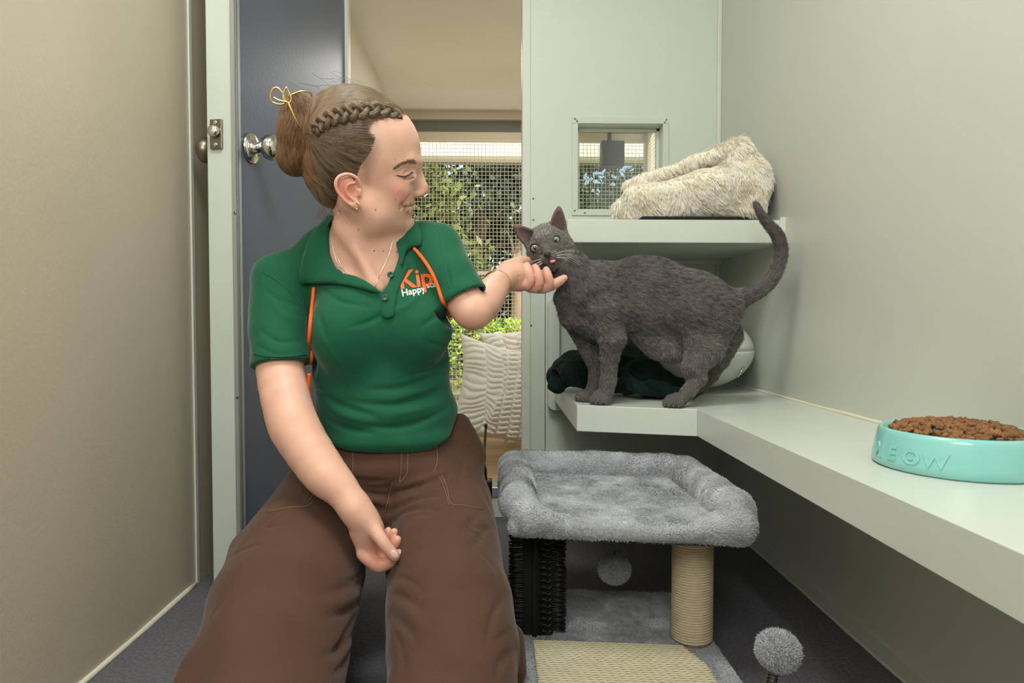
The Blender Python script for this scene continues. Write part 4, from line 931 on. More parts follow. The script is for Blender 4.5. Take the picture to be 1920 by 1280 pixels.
# left hand under the cat's chin
h0 = 1.325
HND([(934, 530, -.05, 20), (948, 518, -.03, 21), (964, 512, -.012, 23)], .012, h0)
HND([(955, 508, -.012, 20), (975, 518, .0, 22)], .012, h0); HND([(950, 528, -.012, 17), (975, 530, -.004, 16)], .012, h0)
HND([(945, 508, .0, 14), (964, 496, .018, 12), (980, 490, .040, 10), (992, 490, .060, 8)], .008, h0)     # thumb against the cheek
HND([(968, 520, -.010, 13), (985, 534, -.014, 10), (994, 524, -.020, 8.4), (991, 510, -.020, 7.6), (988, 497, -.014, 6.2)], .0025, h0)
HND([(975, 526, .004, 13), (1000, 539, .0, 10.5), (1010, 530, -.008, 9), (1008, 514, -.010, 8.2), (1003, 501, -.004, 6.8)], .0018, h0)
HND([(980, 528, .018, 13), (1015, 540, .014, 10.5), (1029, 533, .006, 9), (1027, 518, .002, 8.2), (1024, 506, .006, 6.8)], .0018, h0)
HND([(985, 524, .034, 12), (1020, 538, .030, 10.5), (1042, 531, .022, 9), (1058, 521, .016, 6.5)], .0025, h0)
HND([(940, 508, -.05, .8), (958, 514, -.040, 1.0), (978, 520, -.034, 1.0)], .003, h0, 'sub')
sk.crease([(747, 323), (757, 316.5), (769, 314.5), (778, 318)], 1.2 * q, 4 * q, 14)
eyc = HD(762, 329, -34); sk.chain([HD(751, 332.5, -50), HD(757, 333.5, -51), HD(765, 332, -49), HD(773, 328, -43)], [.7 * q, 2.0 * q, 2.2 * q, 1.2 * q], .8 * q, 'sub')
V, Q = sk.mesh(.00165)
HL = [(760, 210), (742, 219), (712, 224), (690, 230), (680, 248), (688, 266), (694, 285), (692, 305), (688, 325), (682, 340), (676, 334)]
HLo = [(763, 216), (742, 226), (712, 234), (698, 242), (697, 254), (710, 268), (713, 288), (708, 308), (701, 328), (694, 348), (686, 352), (678, 340)]
col = np.tile(np.array(S(230, 180, 158)), (len(V), 1))
for s in (-1, 1):
    dab(col, V, HD(742, 356, 45 * s), (.026, .026, .026), (222, 140, 122), 1); dab(col, V, HD(654, 355, 80 * s), (.024,) * 3, (222, 142, 122), .8)
    for a, b, c in ((777, 376, 4), (773, 377, 14), (766, 378, 24), (757, 381, 33), (772, 393, 4), (769, 393, 14), (762, 391, 26), (754, 386, 34)): dab(col, V, HD(a, b, c * s), 5.8 * q, (200, 116, 108), .4)
    dab(col, V, HD(764, 322, 46 * s), (.012, .006, .012), (206, 150, 132), .9)
dab(col, V, HD(798, 350, 0), .013, (226, 146, 128), .8); dab(col, V, HD(680, 250, -70), (.05, .04, .05), (222, 186, 172), 1)
for a, b, c in ((742, 374, -46), (741, 300, -62), (672, 430, -50)): dab(col, V, sk.hit([(a, b)])[0][0], .0014, (150, 100, 84), .6)
hp = W(725, 1040, .965); dab(col, V, hp, .045, (220, 150, 130), 1); dab(col, V, W(1010, 525, 1.32), .05, (226, 160, 142), 1)
lv = ((V - HD.O) @ HD.M) / q + [680, 340, 0]; reg = HLo + [(672, 325), (640, 320), (560, 400), (500, 300), (560, 120), (770, 120)]
hd2 = -polysdf(lv[:, :2] + 2.5 * np.stack([noise(V, 300, 1), noise(V, 300, 2)], 1), np.array(reg, float)); kk_ = (np.clip((hd2 + 1) / 20, 0, 1) * (lv[:, 1] < 400))[:, None] * .6; col = col * (1 - kk_) + np.array(S(122, 98, 80)) * kk_
col = np.clip(col * (1 + .06 * noise(V, 60)[:, None]), 0, 1)
wb = mob('body', V, Q, m_skin, wo, col=col)
# thumb nail
m_nail = mat('nail', S(240, 206, 198), .2, coat=.5); s2 = SDF(); c_ = W(739, 1039, .965 - .0255); s2.ell(c_, (.0052, .0015, .0068), Matrix.Rotation(-.75, 3, 'Y'), .001); a_, f_ = s2.mesh(.0007); mob('thumb_nail', a_, f_, m_nail, wb)
# teeth
m_tooth = mat('teeth', S(240, 234, 222), .25); mb = MB()
for i in range(-4, 5):
    a = i * .235; c = HD(745 + 25 * math.cos(a), 384, 31 * math.sin(a)); V_, F_ = lathe([(0.1 * q, -4.5 * q), (3.0 * q, -4 * q), (3.3 * q, 2 * q), (2.4 * q, 3.6 * q), (.2 * q, 3.9 * q)], c, -HD.M[:, 1], 10); mb.add(V_, F_)
mb.build('teeth', m_tooth, wb, smooth=True)
# eyeball behind the lids, looking along the face towards the cat
gz = nrm(HD.M @ np.array([1, .28, -.42])); Vv, Fc = lathe([(12.0 * q * math.sin(a), -12.0 * q * math.cos(a)) for a in np.linspace(.001, PI - .001, 40)], eyc, gz, 40); g_ = (Vv - eyc) @ gz / (12.0 * q); c_ = np.tile(np.array(S(226, 216, 208)), (len(Vv), 1)); c_[g_ > .80] = S(64, 78, 84); c_[g_ > .94] = S(10, 10, 12); mob('eyeball', Vv, Fc, mat('human_eye', (1, 1, 1), .05, paint=True, coat=1), wb, col=c_)
# lashes and brow
m_lash = mat('lashes', S(48, 34, 28), .5); mb = MB()
for s in (-1,):
    L_, LN, ok = Bv(V, Q).hit(spline([(744, 328.5), (751, 330.5), (759, 330.5), (767, 327), (773, 323)], 16)); L_ = (L_ + LN * .0006)[ok]; nL = len(L_); mb.tube(L_, 1.0 * q, 5)
    for i in range(3, nL): mb.tube([L_[i], L_[i] + HD.M @ (np.array([4 + i * .2, 4.5 - i * .12, -3]) * q)], [.45 * q, .12 * q], 4)
mb.build('eyelashes', m_lash, wb)
pts = spline([(742, 315), (752, 308), (763, 303), (774, 301), (781, 303)], 320); P, N, ok = sk.hit(pts + rng.normal(0, 1.4, (320, 2)) * np.linspace(.5, 1.4, 320)[:, None]); P, N = P[ok], N[ok]
tg = np.tile(-HD.M[:, 0] + HD.M[:, 1] * .25, (len(P), 1)); fur('eyebrow', np.repeat(P, 2, 0), np.repeat(N, 2, 0), np.repeat(tg, 2, 0), .0055, .15, .00026, hair_mat('brow_hair', S(116, 86, 66), S(160, 126, 100)), wb, 3, .25)
# ---- hair
hs = SDF()
def HE(u_, v_, w_, a, b, c, rot=0, k=12): hs.ell(HD(u_, v_, w_), (a * q, b * q, c * q), HD.rot(rot), k * q)
HE(664, 264, 0, 96, 93, 80, k=10); HE(702, 270, 0, 81, 79, 67, k=8); HE(640, 298, 0, 72, 76, 72, rot=15, k=10)
HE(622, 345, 0, 36, 46, 46, rot=-14, k=16)
prism_op(hs, HD, HL + [(668, 328), (648, 323), (633, 334), (632, 356), (642, 378), (640, 440), (900, 440), (900, 150), (785, 170)], -120, 120, 3 * q)
hs.ell(HD(564, 262, -4), (31 * q, 60 * q, 42 * q), HD.rot(4), 5 * q); hs.ell(HD(568, 222, -4), (26 * q, 28 * q, 32 * q), HD.rot(10), 8 * q); hs.ell(HD(560, 300, -6), (30 * q, 34 * q, 36 * q), HD.rot(0), 6 * q)
hs.chain([HD(584, 215, -42), HD(590, 250, -46), HD(583, 290, -44), HD(572, 320, -38)], 3 * q, 9 * q, 'sub')
hs.chain([HD(545, 230, -44), HD(548, 268, -50), HD(556, 310, -44)], 2 * q, 9 * q, 'sub')
cutp = hs.p.pop(4); assert cutp[3] == 'sub'; AV, AQ = hs.mesh(.004); hs.p.insert(4, cutp)
HV, HQ = hs.mesh(.0023); HN = vnormals(HV, HQ); 
hm = mob('hair', HV, HQ, m_hair, wo)
def streak(P): l = ((P - HD.O) @ HD.M) / q + [680, 340, 0]; a = np.arctan2(l[:, 1] - 262, l[:, 0] - 575) * 14 + l[:, 2] * .03; return noise(np.stack([a, a * 0, a * 0 + np.hypot(l[:, 1] - 262, l[:, 0] - 575) * .012], 1), 1.6, 2)
def flow(name, P, N, target, steps, L, r, m, parent, sdf, lift=.0008, wob=.2):
    """strands that run along a surface"""
    n = len(P); pts = []; x = P.copy(); d0 = nrm(target(x) + rng.normal(0, wob * .5, (n, 3)))
    for i in range(steps):
        g = sdf.normal(x, .0012); dd = sdf.ev(x); x = x - g * (dd - lift * (1 + 1.2 * math.sin(PI * i / (steps - 1))))[:, None]; pts.append(x.copy())
        d = nrm(target(x)); d = nrm(d - g * (d * g).sum(1)[:, None] + rng.normal(0, wob * .12, (n, 3))); x = x + d * (L / steps)
    rad = r * np.sin(PI * (np.linspace(.12, .95, steps))) ** .4
    return strands(name, np.stack(pts, 1), rad[None, :] * np.ones((n, 1)), m, parent, np.clip(.5 + .42 * streak(P) + rng.normal(0, .16, n), 0, 1))
knot = HD(588, 262, -30)
loc = lambda P: ((P - HD.O) @ HD.M) / q + [680, 340, 0]
face = np.array(HLo + [(674, 328), (650, 322), (632, 334), (631, 358), (640, 380), (640, 440), (900, 440), (900, 150), (785, 170)], float)
P, N = sample(AV, AQ, 23000, lambda c: (c[:, 1] < 1.10) & ((loc(c)[:, 0] > 590) | (loc(c)[:, 1] > 326))); fd = polysdf(loc(P)[:, :2], face); ok = fd > -2 + 5 * rng.random(len(P)); ok &= (fd > 8) | (rng.random(len(P)) < .5 + fd / 14); P, N = P[ok], N[ok]
hs2 = SDF(); hs2.p = [p for i, p in enumerate(hs.p) if i != 4]
def tgt(x):
    l = loc(x); t = knot - x; t = t + np.where(l[:, 1] < 215, .25, 0)[:, None] * HD.M[:, 1] * 0; up = np.clip((300 - l[:, 1]) / 90, 0, 1) * np.clip((l[:, 0] - 600) / 80, 0, 1)
    d = nrm(t) * 1.0 + (-HD.M[:, 0]) * up[:, None] * .9; low = np.clip((l[:, 1] - 290) / 60, 0, 1) * np.clip((l[:, 0] - 600) / 60, 0, 1); return d + (-HD.M[:, 0] * .5 + HD.M[:, 1] * .2) * low[:, None]
flow('hair_strands', P, N, tgt, 9, .056, .0003, h_hair, hm, hs2)
P, N = sample(HV, HQ, 6500, lambda c: (c[:, 1] < 1.10) & (loc(c)[:, 0] < 592) & (loc(c)[:, 1] < 332))
def tgb(x): l = loc(x); return HD.M[:, 1][None] * np.where(l[:, 1] < 330, 1, .3)[:, None] + HD.M[:, 0][None] * (.35 * np.sin(l[:, 1] / 24) + .15)[:, None]
flow('bun_strands', P, N, tgb, 9, .035, .00028, h_bun, hm, hs, .0012)
# braid along the side of the head
bp, bn, ok = hs2.hit(spline([(754, 222), (741, 213), (715, 206), (688, 207), (662, 212), (640, 217), (618, 224), (600, 236), (592, 248)], 110)); bp = bp + bn * .0015; tg = nrm(np.gradient(bp, axis=0)); bt = np.cross(bn, tg); mb = MB(); tt = np.linspace(0, 1, 110); Sx = []
wbr = np.interp(tt, [0, .05, .2, .6, 1], [2, 5, 9.5, 10.5, 8]) * q
for k in range(3):
    ph = tt * 2 * PI * 3.6 + k * 2 * PI / 3; c = bp + bt * (wbr * np.sin(ph))[:, None] + bn * (wbr * .30 * np.sin(2 * ph) - .0012)[:, None]; mb.tube(c, wbr * .62, 8)
    for j in range(620):
        a = rng.uniform(0, 2 * PI); off = wbr * (.62 + .08 * rng.random()); Sx.append((c + bt * (off * math.cos(a))[:, None] + bn * (off * math.sin(a))[:, None])[(j * 7) % 60:(j * 7) % 60 + 48:3])
br_ = mb.build('braid', m_hair, hm, smooth=True); Sx = np.array([s_ for s_ in Sx if len(s_) == 16]); strands('braid_strands', Sx, np.full((1, 16), .00026), h_hair, br_, rng.random(len(Sx)))
# fly-away hairs
Sx = []
for j in range(45):
    a = rng.uniform(-2.5, -.35); b0 = HD(660 + 98 * math.cos(a), 262 + 95 * math.sin(a), rng.uniform(-30, 30)); tdir = HD.M @ np.array([-1, rng.uniform(-.5, .6), rng.uniform(-.4, .4)]); o = nrm(b0 - HD(660, 262, 0)); Sx.append(spline([b0, b0 + o * .004 + tdir * .012, b0 + o * rng.uniform(.002, .008) + tdir * .026], 6))
for j in range(60): b0 = HD(rng.uniform(596, 640), rng.uniform(375, 395), rng.uniform(-45, 0)); Sx.append(spline([b0, b0 + HD.M @ (np.array([rng.uniform(-6, 8), 14, -3]) * q), b0 + HD.M @ (np.array([rng.uniform(-16, 16), rng.uniform(16, 30), 0]) * q)], 6))
strands('loose_hairs', np.array(Sx), np.full((1, 6), .00014), h_hair, hm, rng.random(len(Sx)))
# claw clip
clip = MB(); C0 = lambda a, b, c: HD(a, b, c)
clip.tube(spline([C0(532, 192, -46), C0(527, 203, -46), C0(529, 213, -46), C0(541, 217, -47), C0(551, 213, -47), C0(548, 200, -47), C0(540, 191, -46)], 40, True), .0016, 8, closed=True)
clip.tube(spline([C0(553, 189, -48), C0(548, 200, -48), C0(549, 210, -49), C0(556, 215, -49), C0(561, 207, -49), C0(556, 194, -48)], 32, True), .0014, 8, closed=True)
clip.tube(spline([C0(556, 203, -48), C0(570, 196, -48), C0(583, 192, -44), C0(592, 193, -38), C0(594, 199, -34)], 20), .0014, 8)
clip.tube(spline([C0(556, 213, -50), C0(562, 228, -52), C0(569, 243, -52), C0(577, 256, -46)], 20), .0014, 8)
clip.tube(spline([C0(531, 206, -48), C0(542, 211, -50), C0(556, 213, -50)], 12), .0012, 8)
clip.build('hair_clip', m_gold, hm, smooth=True)
a_ = np.linspace(0, 2 * PI, 24, endpoint=False); mb = MB(); mb.tube([HD(671 + 4.2 * math.cos(t), 383 + 5.6 * math.sin(t), -80 - 1.5 * math.cos(t)) for t in a_], .0010, 8, closed=True); mb.build('hoop_earring', m_gold, wb, smooth=True)
# ---- polo shirt
sh = SDF()
def SE(u_, v_, w_, a, b, c, rot=0, k=22, op='add'): sh.ell(TF(u_, v_, w_), (a * tq, b * tq, c * tq), TF.rot(rot), k * tq, op)
SE(708, 560, 14, 124, 125, 92); SE(716, 690, 10, 128, 130, 84); SE(728, 775, 10, 131, 75, 88, k=30); SE(733, 820, 8, 130, 40, 90, k=20)
SE(652, 622, -56, 62, 70, 48, k=34); SE(780, 612, -58, 62, 68, 46, k=34); SE(716, 600, -40, 90, 60, 40, k=30)
chainp(sh, [(528, 524, 1.135, 46), (600, 488, 1.135, 44), (680, 468, 1.15, 44), (765, 470, 1.15, 42), (795, 462, 1.142, 42), (820, 466, 1.135, 45)], .03)
chainp(sh, [(600, 455, 1.12, 26), (640, 430, 1.14, 28)], .03); chainp(sh, [(794, 448, 1.14, 25), (764, 460, 1.15, 16)], .02)
chainp(sh, [(523, 530, 1.13, 51), (523, 620, 1.10, 53), (527, 684, 1.076, 52), (528, 698, 1.071, 52)], .016)
chainp(sh, [(816, 473, 1.13, 49), (845, 521, 1.098, 48), (868, 558, 1.082, 46), (882, 583, 1.073, 46)], .016)
shu = SDF(); shu.p = list(sh.p)
# folds
for i, (l, r, k) in enumerate((([(590, 575), (600, 600), (612, 640)], 4, 9), ([(840, 560), (820, 590), (790, 612)], 3, 9), ([(600, 540), (640, 565), (690, 575)], 3, 10), ([(740, 570), (700, 600), (660, 612)], 2.5, 10),
    ([(842, 690), (800, 712), (745, 728), (690, 730)], 4, 12), ([(846, 720), (800, 745), (730, 760), (650, 752)], 5, 13), ([(590, 730), (640, 760), (700, 778)], 4, 12), ([(855, 750), (810, 782), (750, 800), (690, 800)], 5, 12), ([(596, 775), (640, 800), (700, 812)], 4, 10), ([(845, 660), (815, 690), (770, 705)], 3, 11),
    ([(500, 545), (520, 560), (560, 575)], 2, 9), ([(575, 520), (582, 560), (578, 600), (572, 640)], 3, 8), ([(490, 620), (520, 640), (560, 640)], 2.5, 10), ([(486, 650), (520, 665), (562, 660)], 2, 8),
    ([(842, 470), (836, 500), (846, 545)], 3, 8), ([(860, 500), (870, 520), (885, 530)], 2, 7), ([(800, 640), (830, 650), (845, 640)], 3, 9))):
    sh.crease(l, r * tq * .9, k * tq * .65, 14)
for i, (l, r, k) in enumerate((([(610, 640), (640, 690), (655, 720)], 3, 12), ([(848, 705), (800, 728), (740, 744)], 4, 12), ([(850, 735), (800, 764), (720, 782)], 4, 12), ([(600, 752), (650, 780), (700, 790)], 4, 12), ([(720, 590), (760, 575), (800, 540)], 2.5, 12), ([(505, 560), (530, 590), (560, 600)], 3, 12))):
    sh.crease(l, r * tq, k * tq * .7, 12, depth=-2 * tq, op='add')
# neck opening, sleeve ends, hem
prism_op(sh, TF, [(600, 330), (612, 400), (614, 440), (620, 478), (640, 508), (676, 528), (715, 549), (722, 549), (742, 505), (750, 470), (742, 436), (738, 400), (735, 330)], -160, 6, 3 * tq)
cut(sh, W(527, 684, 1.076), (W(530, 712, 1.075) - W(524, 640, 1.09)), 62 * tq)
cut(sh, W(870, 561, 1.08), (W(880, 585, 1.085) - W(850, 530, 1.10)), 60 * tq)
sh.chain([W(866, 554, 1.085), W(886, 592, 1.07)], 40 * tq, .001, 'sub')
prism_op(sh, TF, [(560, 812), (600, 822), (650, 832), (720, 838), (800, 837), (838, 816), (852, 792), (862, 772), (900, 770), (900, 960), (560, 960)], -200, 10, 2 * tq)
sh.box(TF(725, 920, 110), (260 * tq, 100 * tq, 120 * tq), TF.M, .01, .003, 'sub')
V, Q = sh.mesh(.0031); Nn = vnormals(V, Q); V = V + Nn * (noise(V * [1, 1, 1.0], 22)[:, None] * .0018 + noise(V, 60)[:, None] * .0005)
shirt = mob('polo_shirt', V, Q, m_shirt, wo); shb = Bv(V, Q)
both = SDF(); both.p = sh.p + [p for p in sk.p[:]]  # only for laying things on the surface
class Un:
    def __init__(s, *a): s.a = a
    def ev(s, P): return np.min([x.ev(P) for x in s.a], 0)
    normal = SDF.normal; hit = SDF.hit
bod = Un(sk, sh); nk = SDF(); chainp(nk, [(672, 380, 1.09, 46), (676, 430, 1.10, 50), (686, 480, 1.12, 54)]); nks = Un(nk, shu)
from mathutils.geometry import delaunay_2d_cdt
def patch(name, poly, surf, off, th, m, parent, step=5, puff=0, closed_spline=True):
    B_ = spline(poly, max(40, len(poly) * 8), True) if closed_spline else np.array(poly, float); lo, hi = B_.min(0), B_.max(0)
    gx = [(x, y) for x in np.arange(lo[0], hi[0], step) for y in np.arange(lo[1], hi[1], step)]; sdp = polysdf(np.array(gx), B_); gx = [g for g, d_ in zip(gx, sdp) if d_ < -step * .5]
    pts = [Vector(p) for p in B_] + [Vector(g) for g in gx]; n_ = len(B_); r_ = delaunay_2d_cdt(pts, [], [list(range(n_))], 1, 1e-5); P2 = np.array([v[:] for v in r_[0]]); Fc = [tuple(f) for f in r_[2]]
    P, N, ok = surf.hit(P2); bad = np.where(~ok | (P[:, 1] > 1.6))[0]; gd = np.where(ok & (P[:, 1] < 1.6))[0]
    for i in bad: j = gd[np.argmin(((P2[gd] - P2[i]) ** 2).sum(1))]; P[i] = P[j]; N[i] = N[j]
    d_ = -polysdf(P2, B_); e_ = np.clip(d_ / 8, 0, 1)[:, None]; top = P + N * (off + puff * e_); o = mob(name, np.concatenate([top, top - N * th]), [f[::-1] for f in Fc] + [tuple(i + len(P2) for i in f) for f in Fc] + [(a, (b), b + len(P2), a + len(P2)) for a, b in _bnd(Fc)], m, parent); return o
def _bnd(Fc):
    c = {}
    for f in Fc:
        for i in range(len(f)): c[(f[i], f[(i + 1) % len(f)])] = 1
    return [(a, b) for a, b in c if (b, a) not in c]
collar_l = [(630, 404), (608, 420), (585, 448), (570, 490), (561, 527), (585, 531), (625, 534), (665, 541), (712, 551), (690, 532), (668, 520), (640, 512), (623, 482), (617, 440)]
patch('collar', collar_l, nks, .0075, .003, m_shirt, shirt, 5, .002, True)
patch('collar', [(741, 446), (756, 436), (773, 416), (789, 432), (792, 460), (777, 465), (760, 476), (751, 500), (746, 478), (741, 455)], nks, .0075, .003, m_shirt, shirt, 5, .002, True)
patch('placket', [(746, 495), (756, 478), (766, 500), (745, 550), (738, 592), (716, 592), (719, 556), (728, 530)], nks, .0028, .0018, m_shirt, shirt, 5, .0005, True)
for px, py in ((731, 517), (722, 560)):
    P, N, ok = nks.hit([(px, py)]); mb = MB(); mb.lathe([(.0001, .0012), (.0042, .0012), (.0052, .0024), (.0050, .0034), (.0034, .0034), (.0028, .0026), (.0001, .0026)], P[0] + N[0] * .0028, N[0], 20); mb.build('button', mat('green_button', S(24, 78, 58), .25), shirt, smooth=True)
def ring_band(name, surf, pts, r, m, parent, off=.001):
    P, N, ok = surf.hit(spline(pts, 40)); mb = MB(); mb.tube((P + N * off)[ok], r, 6); return mb.build(name, m, parent, smooth=True)
ring_band('stitch_line', shb, [(476, 662), (500, 668), (540, 669), (574, 664)], .0006, m_shirt, shirt); ring_band('stitch_line', shb, [(840, 561), (862, 551), (888, 533)], .0006, m_shirt, shirt)
ring_band('shoulder_seam', shb, [(489, 508), (522, 528), (552, 556), (568, 575), (578, 600)], .0009, m_shirt, shirt, .0); ring_band('shoulder_seam', shb, [(822, 428), (828, 460), (832, 500), (842, 540)], .0009, m_shirt, shirt, .0)
# embroidered writing on the chest
def chest_text(body, px, py, size_px, ang, m, bold, name, spacing=1.0):
    V, Fc = text_mesh(body, 1.0, bold, 0, spacing); V = V * size_px; bm = bmesh.new(); vs_ = [bm.verts.new((a[0], a[1], 0)) for a in V]
    for f in Fc:
        try: bm.faces.new([vs_[i] for i in f])
        except ValueError: pass
    bmesh.ops.subdivide_edges(bm, edges=[e for e in bm.edges if e.calc_length() > 5], cuts=2); bmesh.ops.triangulate(bm, faces=bm.faces[:]); bm.verts.ensure_lookup_table(); bm.verts.index_update()
    a = math.radians(ang); V2 = np.array([[px + v.co.x * math.cos(a) - v.co.y * math.sin(a), py - v.co.x * math.sin(a) - v.co.y * math.cos(a)] for v in bm.verts]); Fc = [tuple(v.index for v in f.verts) for f in bm.faces]; bm.free()
    P, N, ok = shb.hit(V2); return mob(name, P + N * .0010, Fc, m, shirt, smooth=False)
m_or = mat('orange_thread', S(238, 98, 28), .6); m_wt = mat('white_thread', S(228, 232, 224), .6)
chest_text('Kip', 749, 542, 48, 7, m_or, .022, 'orange_lettering', 1.0)
chest_text('Happy', 754, 556, 17.5, 12, m_wt, .018, 'white_lettering'); chest_text('sta', 801, 540, 16, 10, m_wt, .018, 'white_lettering')
# orange lanyard cords
m_cord = mat('orange_cord', S(244, 104, 30), .6, bump=.0004, bscale=500, var=.1, vscale=300)
def cord(l, r=.0030):
    P, N, ok = shb.hit(spline(l, 60)); P = (P + N * .0030)[ok]; P = np.array([P[max(0, i - 2):i + 3].mean(0) for i in range(len(P))]); mb = MB(); mb.tube(P, r, 10, flat=(1, 1)); return mb.build('lanyard_cord', m_cord, wo, smooth=True)
cord([(592, 537), (589, 570), (584, 620), (582, 670), (580, 710)]); cord([(777, 465), (793, 483), (810, 508), (824, 540), (835, 575), (842, 604)])
mb = MB(); mb.tube(spline([W(580, 700, 1.06), W(579, 740, 1.07), W(583, 768, 1.09)], 20), .003, 10); mb.build('lanyard_cord', m_cord, wo, smooth=True)
# necklace
m_sil = mat('silver', (.8, .78, .74), .2, 1)
for l in ([(619, 442), (624, 462), (634, 485), (650, 510), (690, 532), (705, 538)], [(620, 450), (632, 490), (644, 506)], [(737, 448), (728, 480), (712, 515), (703, 537)]):
    P, N, ok = sk.hit(spline(l, 40)); mb = MB(); P = P[ok] + N[ok] * .0005
    if len(P) > 3: mb.tube(P, .0005, 5); mb.build('necklace_chain', m_sil, wb, smooth=True)
# bracelet and ring
mb = MB(); c_ = W(932, 532, 1.262); ax = nrm(W(945, 518, 1.295) - W(918, 552, 1.20)); e1 = nrm(np.cross(ax, [0, 0, 1.0])); e2 = np.cross(ax, e1)
mb.tube([c_ + .0255 * (math.cos(t) * e1 + math.sin(t) * e2) for t in np.linspace(0, 2 * PI, 40, endpoint=False)], .0026, 8, closed=True, flat=(.8, 1.6)); mb.build('bracelet', m_gold, wb, smooth=True)
mb = MB(); c_ = W(1013, 541, 1.325); e1 = np.array([0, 1.0, 0]); e2 = np.array([.5, 0, .85])
mb.tube([c_ + .0112 * (math.cos(t) * e1 + math.sin(t) * e2) for t in np.linspace(0, 2 * PI, 30, endpoint=False)], .0010, 6, closed=True); mb.build('ring', m_gold, wb, smooth=True)
# ---- trousers
tr = SDF(); PF = Frame(735, 900, 1.14); pq = PF.s
def TE(u_, v_, w_, a, b, c, rot=0, k=30, op='add'): tr.ell(PF(u_, v_, w_), (a * pq, b * pq, c * pq), PF.rot(rot), k * pq, op)
TE(735, 840, 8, 130, 60, 86); TE(738, 885, 20, 168, 62, 108, k=40); TE(738, 950, 60, 180, 80, 130, k=40)
tr.chain([W(860, 800, 1.17), W(878, 850, 1.18)], [.022, .03], .03)
def TC(l, k=.04): tr.chain([W(a, b, y) for a, b, y, r in l], [r for a, b, y, r in l], k)
TC([(602, 965, 1.13, .088), (560, 1060, 1.02, .100), (532, 1140, .95, .104), (512, 1225, .89, .099), (492, 1400, .775, .084)])
TC([(832, 955, 1.13, .082), (836, 1060, 1.02, .088), (842, 1140, .95, .090), (850, 1220, .895, .089), (845, 1390, .79, .078)], .03)
tr.chain([W(430, 1046, .99) + [.012, .03, -.0], W(425, 1090, .96) + [.018, 0.02, 0]], [.018, .018], .03)
tr.chain([(-.275, .78, .082), (-.30, 1.0, .072), (-.315, 1.18, .07)], [.078, .068, .062], .02)
tr.chain([(-.058, .80, .076), (-.050, 1.0, .07), (-.055, 1.2, .07)], [.070, .066, .062], .02)
tr.chain([W(370, 1262, .84), W(362, 1310, .82)], [.022, .03], .03); tr.chain([W(955, 1200, .98), W(950, 1255, .95)], [.024, .03], .02)
for l, r, k in (([(735, 905), (731, 940), (725, 985), (712, 1060)], 6, 16), ([(640, 905), (690, 925), (735, 930)], 4, 10), ([(650, 925), (700, 950), (728, 960)], 4, 10), ([(735, 925), (790, 910), (850, 885)], 4, 10), ([(730, 960), (780, 935), (840, 925)], 4, 12), ([(726, 985), (760, 958), (800, 952), (830, 958)], 5, 12),
    ([(730, 1110), (755, 1120), (790, 1140)], 4, 14), ([(730, 1150), (760, 1175), (780, 1200)], 4, 14), ([(680, 1090), (655, 1100), (620, 1105)], 4, 14), ([(675, 1130), (645, 1150), (610, 1155)], 4, 14), ([(660, 1190), (640, 1210), (600, 1235)], 4, 14),
    ([(486, 985), (510, 965), (545, 950)], 4, 12), ([(610, 855), (640, 870), (640, 910)], 3, 12), ([(925, 985), (905, 1000), (880, 1030)], 4, 14), ([(900, 960), (880, 985), (900, 1010)], 3, 12), ([(950, 1110), (925, 1150), (915, 1200)], 4, 14), ([(970, 1215), (940, 1240), (930, 1270)], 5, 14), ([(620, 1240), (640, 1200), (668, 1150)], 5, 14), ([(400, 1150), (420, 1120), (430, 1080)], 3, 14), ([(540, 890), (560, 930), (600, 950)], 3, 12), ([(855, 830), (870, 860), (862, 900)], 3, 12),
    ([(632, 886), (680, 902), (725, 900)], 3, 8), ([(760, 925), (800, 918), (850, 905)], 3, 8), ([(655, 905), (700, 915), (728, 915)], 2.5, 8), ([(745, 1000), (780, 968), (820, 962)], 3, 9), ([(728, 1080), (760, 1085), (800, 1110)], 3, 10), ([(735, 1180), (752, 1215), (760, 1260)], 4, 12), ([(690, 1060), (665, 1085), (640, 1090)], 3, 10), ([(655, 1220), (640, 1250), (618, 1270)], 4, 12), ([(895, 905), (912, 935), (920, 960)], 3, 9), ([(870, 955), (890, 985), (922, 990)], 3, 9), ([(490, 970), (500, 985), (530, 985)], 3, 9), ([(425, 1045), (450, 1030), (485, 1020)], 3, 10), ([(905, 1040), (925, 1060), (935, 1090)], 3, 10), ([(925, 1200), (945, 1190), (962, 1180)], 3, 10), ([(660, 945), (690, 962), (722, 966)], 3, 9)):
    tr.crease(l, r * pq * .9, k * pq * .55, 16)
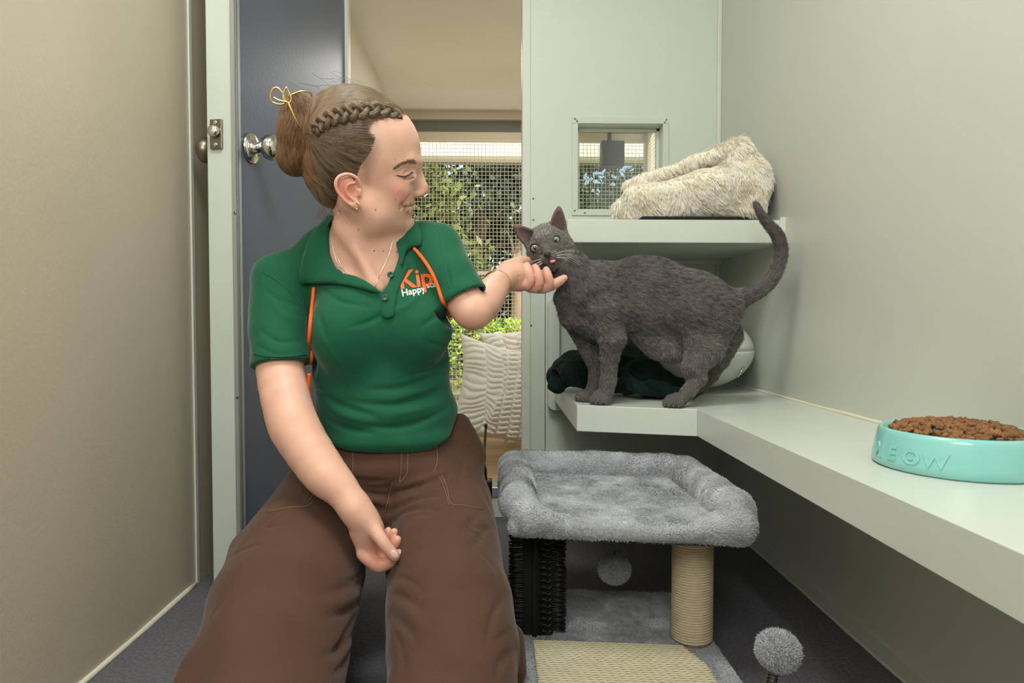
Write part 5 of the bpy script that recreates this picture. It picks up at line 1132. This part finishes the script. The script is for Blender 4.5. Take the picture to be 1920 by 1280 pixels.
for l, r, k in (([(735, 915), (780, 902), (840, 880)], 3, 12), ([(732, 945), (785, 925), (835, 915)], 3.5, 12), ([(650, 915), (695, 937), (728, 945)], 3.5, 12), ([(735, 1130), (765, 1145), (790, 1170)], 4, 16), ([(675, 1110), (640, 1128), (600, 1130)], 4, 16)):
    tr.crease(l, r * pq, k * pq * .7, 14, depth=-2 * pq, op='add')
tr.box((-.1, 1.0, -.05), (.6, .6, .052), rad=.001, k=.004, op='sub')
prism_op(tr, PF, [(500, 700), (600, 790), (615, 812), (700, 825), (800, 825), (850, 790), (862, 776), (960, 770), (960, 700)], -200, -30, 2 * pq)
V, Q = tr.mesh(.0036); V = V + vnormals(V, Q) * (noise(V, 16)[:, None] * .0028 + noise(V, 45)[:, None] * .0009)
trs = mob('trousers', V, Q, m_trous, wo); trb = Bv(V, Q)
for l in ([(753, 838), (752, 880), (749, 905)], [(765, 838), (764, 870), (762, 890), (750, 905)], [(660, 835), (662, 870), (658, 900)], [(818, 835), (820, 860), (815, 885)], [(828, 890), (838, 915), (846, 944), (870, 948), (905, 955)], [(824, 893), (834, 918), (842, 948)], [(600, 912), (590, 935), (577, 948), (540, 952), (502, 960)], [(596, 910), (585, 932), (573, 945)], [(735, 905), (728, 935), (722, 960)]):
    ring_band('seam_stitch', trb, l, .0007, m_seam, trs, .0006)
s2 = SDF(); s2.ell((-.315, 1.27, .05), (.045, .10, .045)); s2.ell((-.315, 1.33, .075), (.04, .035, .07), k=.03); a_, f_ = s2.mesh(.005); mob('shoe', a_, f_, m_black, wo)
s2 = SDF(); s2.ell((-.055, 1.29, .05), (.045, .10, .045)); s2.ell((-.055, 1.35, .075), (.04, .035, .07), k=.03); a_, f_ = s2.mesh(.005); mob('shoe', a_, f_, m_black, wo)
# two-way radio clipped behind her hip
rd = root('two_way_radio', W(914, 915, 1.27), 'black two-way radio with thin antenna clipped at her hip', 'radio')
b0 = W(907, 880, 1.27); b1 = W(911, 800, 1.27); mb = MB(); mb.tube([b0 - [0, 0, .02], b0, b0 + [.0, 0, .012], b1], [.0065, .006, .0028, .0022], 8); mb.tube([b1, b1 + [0, 0, .006]], .003, 8); mb.build('antenna', m_black, rd, smooth=True)
c_ = W(911, 932, 1.275); mb = MB(); mb.box(c_ - [.024, .014, .05], c_ + [.012, .014, .035]); mb.build('radio_body', m_black, rd, bevel=.003)
